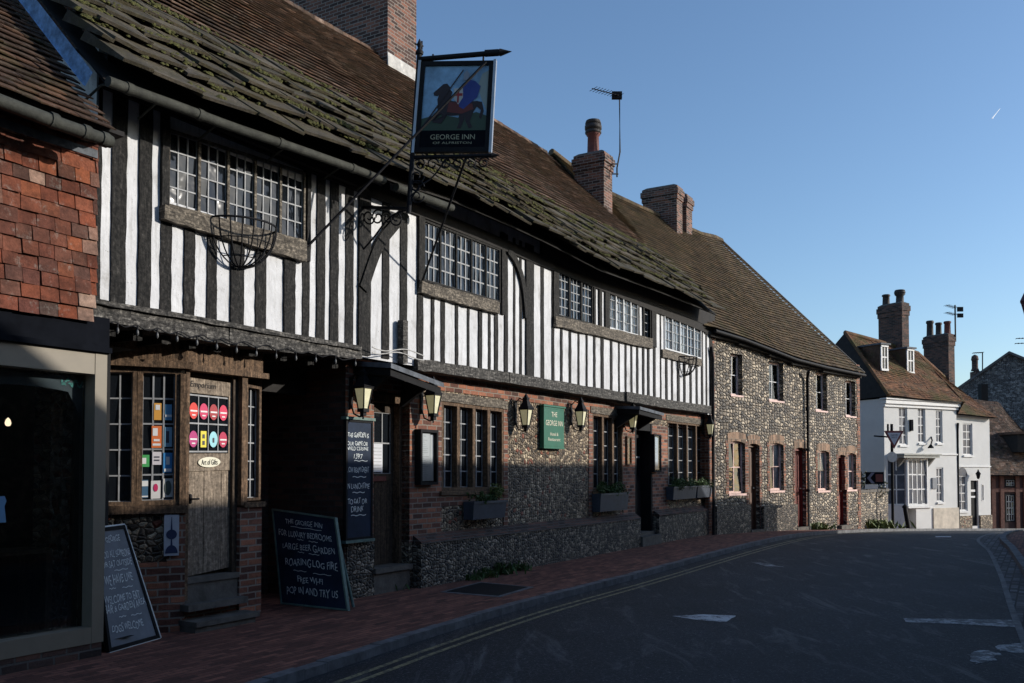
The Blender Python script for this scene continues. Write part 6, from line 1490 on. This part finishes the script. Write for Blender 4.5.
# ================================================================== string lights along the jetty
t = thing('string_lights', A.P(2, .12, 2.9), 'dark cable of small unlit bulbs hung along the underside of the near timber beam', 'string lights')
m = MB(); b = MB(); pts = []
for i in range(40):
    u = 98+i*6.6; v = 321+(u-97)*.151+2.0*math.sin(i*1.9); s, z = A.hit(u, v, .13); pts.append(A.P(s, .13, z))
m.tube(catmull(pts, 2), .006, 5)
for i in range(0, 40, 3): p = pts[i]; b.lathe(p-Zv*.07, [(.004, -.028), (.014, -.01), (.012, .015), (.006, .03)], 6); m.tube([p, p-Zv*.04], .008, 5)
m.build('cable', M['iron'], t); b.build('bulbs', simple('smoky_bulb_glass', (.09, .09, .09), .4, 0, .3, 9), t)
t = thing('wall_cables', A.P(6, 0, 3), 'loose pale cables looping on the timbered wall above the hooded door', 'cables')
m = MB()
for k in range(2):
    pts = []
    for i in range(9): u = 372+i*6.5; v = 347+k*4+math.sin(i*.9+k)*2.2+i*.9; s, z = A.hit(u, v, .13); pts.append(A.P(s, .13, z))
    m.tube(catmull(pts, 3), .008, 5)
m.build('cable', M['lead_pale'], t)
m = MB(); s, z = A.hit(402.5, 342, .07); m.box(A, s-.05, s+.05, .03, .12, z-.28, z+.28); m.build('junction_box', M['beam'], t)
# ================================================================== street furniture by the white house
Y = 33.0; pb = at(893, 527, Y); g0 = gz(Y)
t = thing('give_way_sign', (pb.x, Y, g0), 'inverted triangle GIVE WAY sign on a dark pole before the white house', 'road sign')
m = MB(); m.tube([(pb.x, Y, g0-.1), (pb.x, Y, at(893, 424, Y).z)], .055, 8); m.tube([(pb.x-.14, Y, at(890, 431, Y).z), (pb.x-.14, Y, at(890, 424, Y).z)], .035, 6); m.build('pole', M['iron'], t)
def tri(fr_y, sc, o): 
    c = at(893, 439, Y); return [Vector((c.x+x*sc, fr_y, c.z+z*sc+.0)) for x, z in ((-.36, .30), (.36, .30), (0, -.36))]
m = MB(); a = tri(Y-.10, 1.0, 0); b = tri(Y-.07, 1.0, 0); m.solid(a+b, [(2, 1, 0), (3, 4, 5), (0, 1, 4, 3), (1, 2, 5, 4), (2, 0, 3, 5)]); pl = m.build('red_border', simple('shaded_red_border', (.12, .02, .025), .5, 0, .2, 9), t)  # border red and face white dimmed for the shade on the sign's front
m = MB(); a = tri(Y-.106, .68, 0); c = at(893, 439, Y); m.face([a[2]+Zv*.02, a[1]+Zv*.02, a[0]+Zv*.02][::-1]); m.build('sign_face', simple('shaded_sign_white', (.35, .38, .45), .5, 0, .1, 9), pl)
m = MB(); put_text(m, 'GIVE', lambda x, z: Vector((x, Y-.112, z)), c.x-.13, c.x+.13, c.z+.11, c.z+.17); put_text(m, 'WAY', lambda x, z: Vector((x, Y-.112, z)), c.x-.10, c.x+.10, c.z+.02, c.z+.085); m.build('sign_lettering', M['iron'], pl)
m = MB(); c = at(891, 457, Y); m.tube([c+Vector((0, -.07, 0)), c+Vector((0, -.10, 0))], .19, 16); m.build('round_plate', M['alu'], t)
m = MB(); m.tube([at(874, 436, Y), at(889, 437, Y)], .03, 5); m.build('cross_arm', M['iron'], t)
Y = 32.2; a = at(866, 472, Y); b = at(884, 484, Y)
t = thing('chevron_sign', ((a.x+b.x)/2, Y, gz(Y)), 'small black and white chevron board pointing left by the garden wall', 'road sign')
m = MB(); m.wbox(a.x, b.x, Y, Y+.03, b.z, a.z); bp_ = m.build('sign_board', M['fascia'], t)
m = MB(); h = a.z-b.z; mz = (a.z+b.z)/2
for k in range(1): x = a.x+.03+k*.3; m.face([(x, Y-.006, mz), (x+.16, Y-.006, b.z+.02), (x+.28, Y-.006, b.z+.02), (x+.12, Y-.006, mz), (x+.28, Y-.006, a.z-.02), (x+.16, Y-.006, a.z-.02)])
m.build('chevron', simple('shaded_chevron_white', (.12, .13, .19), .7, 0, .2, 9), bp_); m = MB(); m.wbox(a.x+.34, b.x-.04, Y-.008, Y-.002, b.z+.08, a.z-.08); m.build('dark_red_patch', simple('dark_red_patch', (.10, .02, .02), .6, 0, .2, 9), bp_)  # chevron white dimmed to carry the shade around the sign
m = MB(); c = at(868, 489, Y); d_ = at(878, 484.5, Y); m.wbox(c.x-.1, d_.x, Y, Y+.03, c.z, d_.z); m.build('lower_plate', M['render'], t)
m = MB(); m.tube([(a.x+.04, Y+.05, gz(Y)), (a.x+.04, Y+.05, a.z)], .035, 6); m.build('pole', M['iron'], t)
Y = 33.4; a = at(909, 528, Y); b = at(904.5, 505, Y)
t = thing('leaning_bollard', (a.x, Y, gz(Y)), 'black leaning bollard in front of the bay window of the white house', 'bollard')
m = MB(); d_ = Vector((b.x-a.x, 0, b.z-gz(Y))); m.tube([Vector((a.x, Y, gz(Y)-.1)), Vector((a.x, Y, gz(Y)))+d_*.9], .085, 10, .075); m.lathe(Vector((a.x, Y, gz(Y)))+d_*.9, [(.10, -.02), (.10, .04), (.05, .09), (.02, .12)], 10); m.build('post', M['iron'], t)
# lantern hanging at the right edge on a bracket from the house opposite
Yl = 9.0; c = at(1031, 306, Yl); t = thing('hanging_lantern', c, 'dark hexagonal lantern just entering the picture at its right edge', 'lantern')
m = MB(); m.lathe(c, [(.02, .20), (.05, .17), (.11, .05), (.10, .03), (.06, -.12), (.03, -.16), (.01, -.18)], 6, False); m.build('lantern_body', simple('dark_copper', (.10, .04, .05), .5, 0, .3, 9), t)
m = MB(); m.tube([c+Zv*.32, c+Zv*.45], .012, 5); m.tube([c+Zv*.45, c+Vector((1.2, -.3, .45)), c+Vector((3.0, -.8, .3))], .02, 6); m.build('bracket', M['iron'], t)
# ================================================================== weeds
def weed(name, label, c, h, n, sp, mt='leaf'):
    t = thing(name, c, label, 'weeds', 'weeds at the foot of the walls'); m = MB(); weeds(m, c, h, n, sp); blob_leaves(m, Vector(c)+Vector((0, 0, h*.4)), sp*1.6, sp, h*.4, n, h*.35); m.build('leaves', M[mt], t)
random.seed(9)
lp = on_ground(384, 589, .0); weed('weed_tuft', 'low green weeds along the foot of the hooded door step', lp, .10, 70, .14)
for (u, v, h, lb) in ((483, 577, .16, 'leafy weeds at the foot of the plinth below the near window box'), (500, 571, .20, 'taller weeds at the plinth foot right of the near window box'), (519, 566, .15, 'small weed at the plinth foot below the green sign'), (470, 580, .1, 'smallest weed at the plinth foot, nearest the hooded door')):
    s, z = A.hit(u, v, .0); c = A.P(s, .02, 0); weed('weed_tuft', lb, c, h, 60, .12)
c = Cc.P(drs[1].s1+.35, .12, gz(27.4)); weed('weed_tuft', 'bright yellow-green weeds beside the cottage downpipe', c, .28, 130, .22, 'leaf2')
c = BWf.P(L_*.35, .12, gz(32.5)); weed('weed_tuft', 'yellow-green weeds at the foot of the low garden wall', c, .38, 200, .4, 'leaf2')
# ================================================================== contrail
a = at(992, 118.5, 3000); b = at(1000, 108.5, 3000); t = thing('aircraft_trail', a, 'short white vapour trail high in the clear sky at upper right', 'vapour trail'); m = MB(); m.tube([a, a.lerp(b, .3), b], 2.4, 6, 1.0); m.build('vapour', simple('vapour', (.9, .9, .9), 1, 0, 0, 1, emis=((.75, .85, 1), .35)), t)  # faint glow in the vapour stands in for sunlight on it
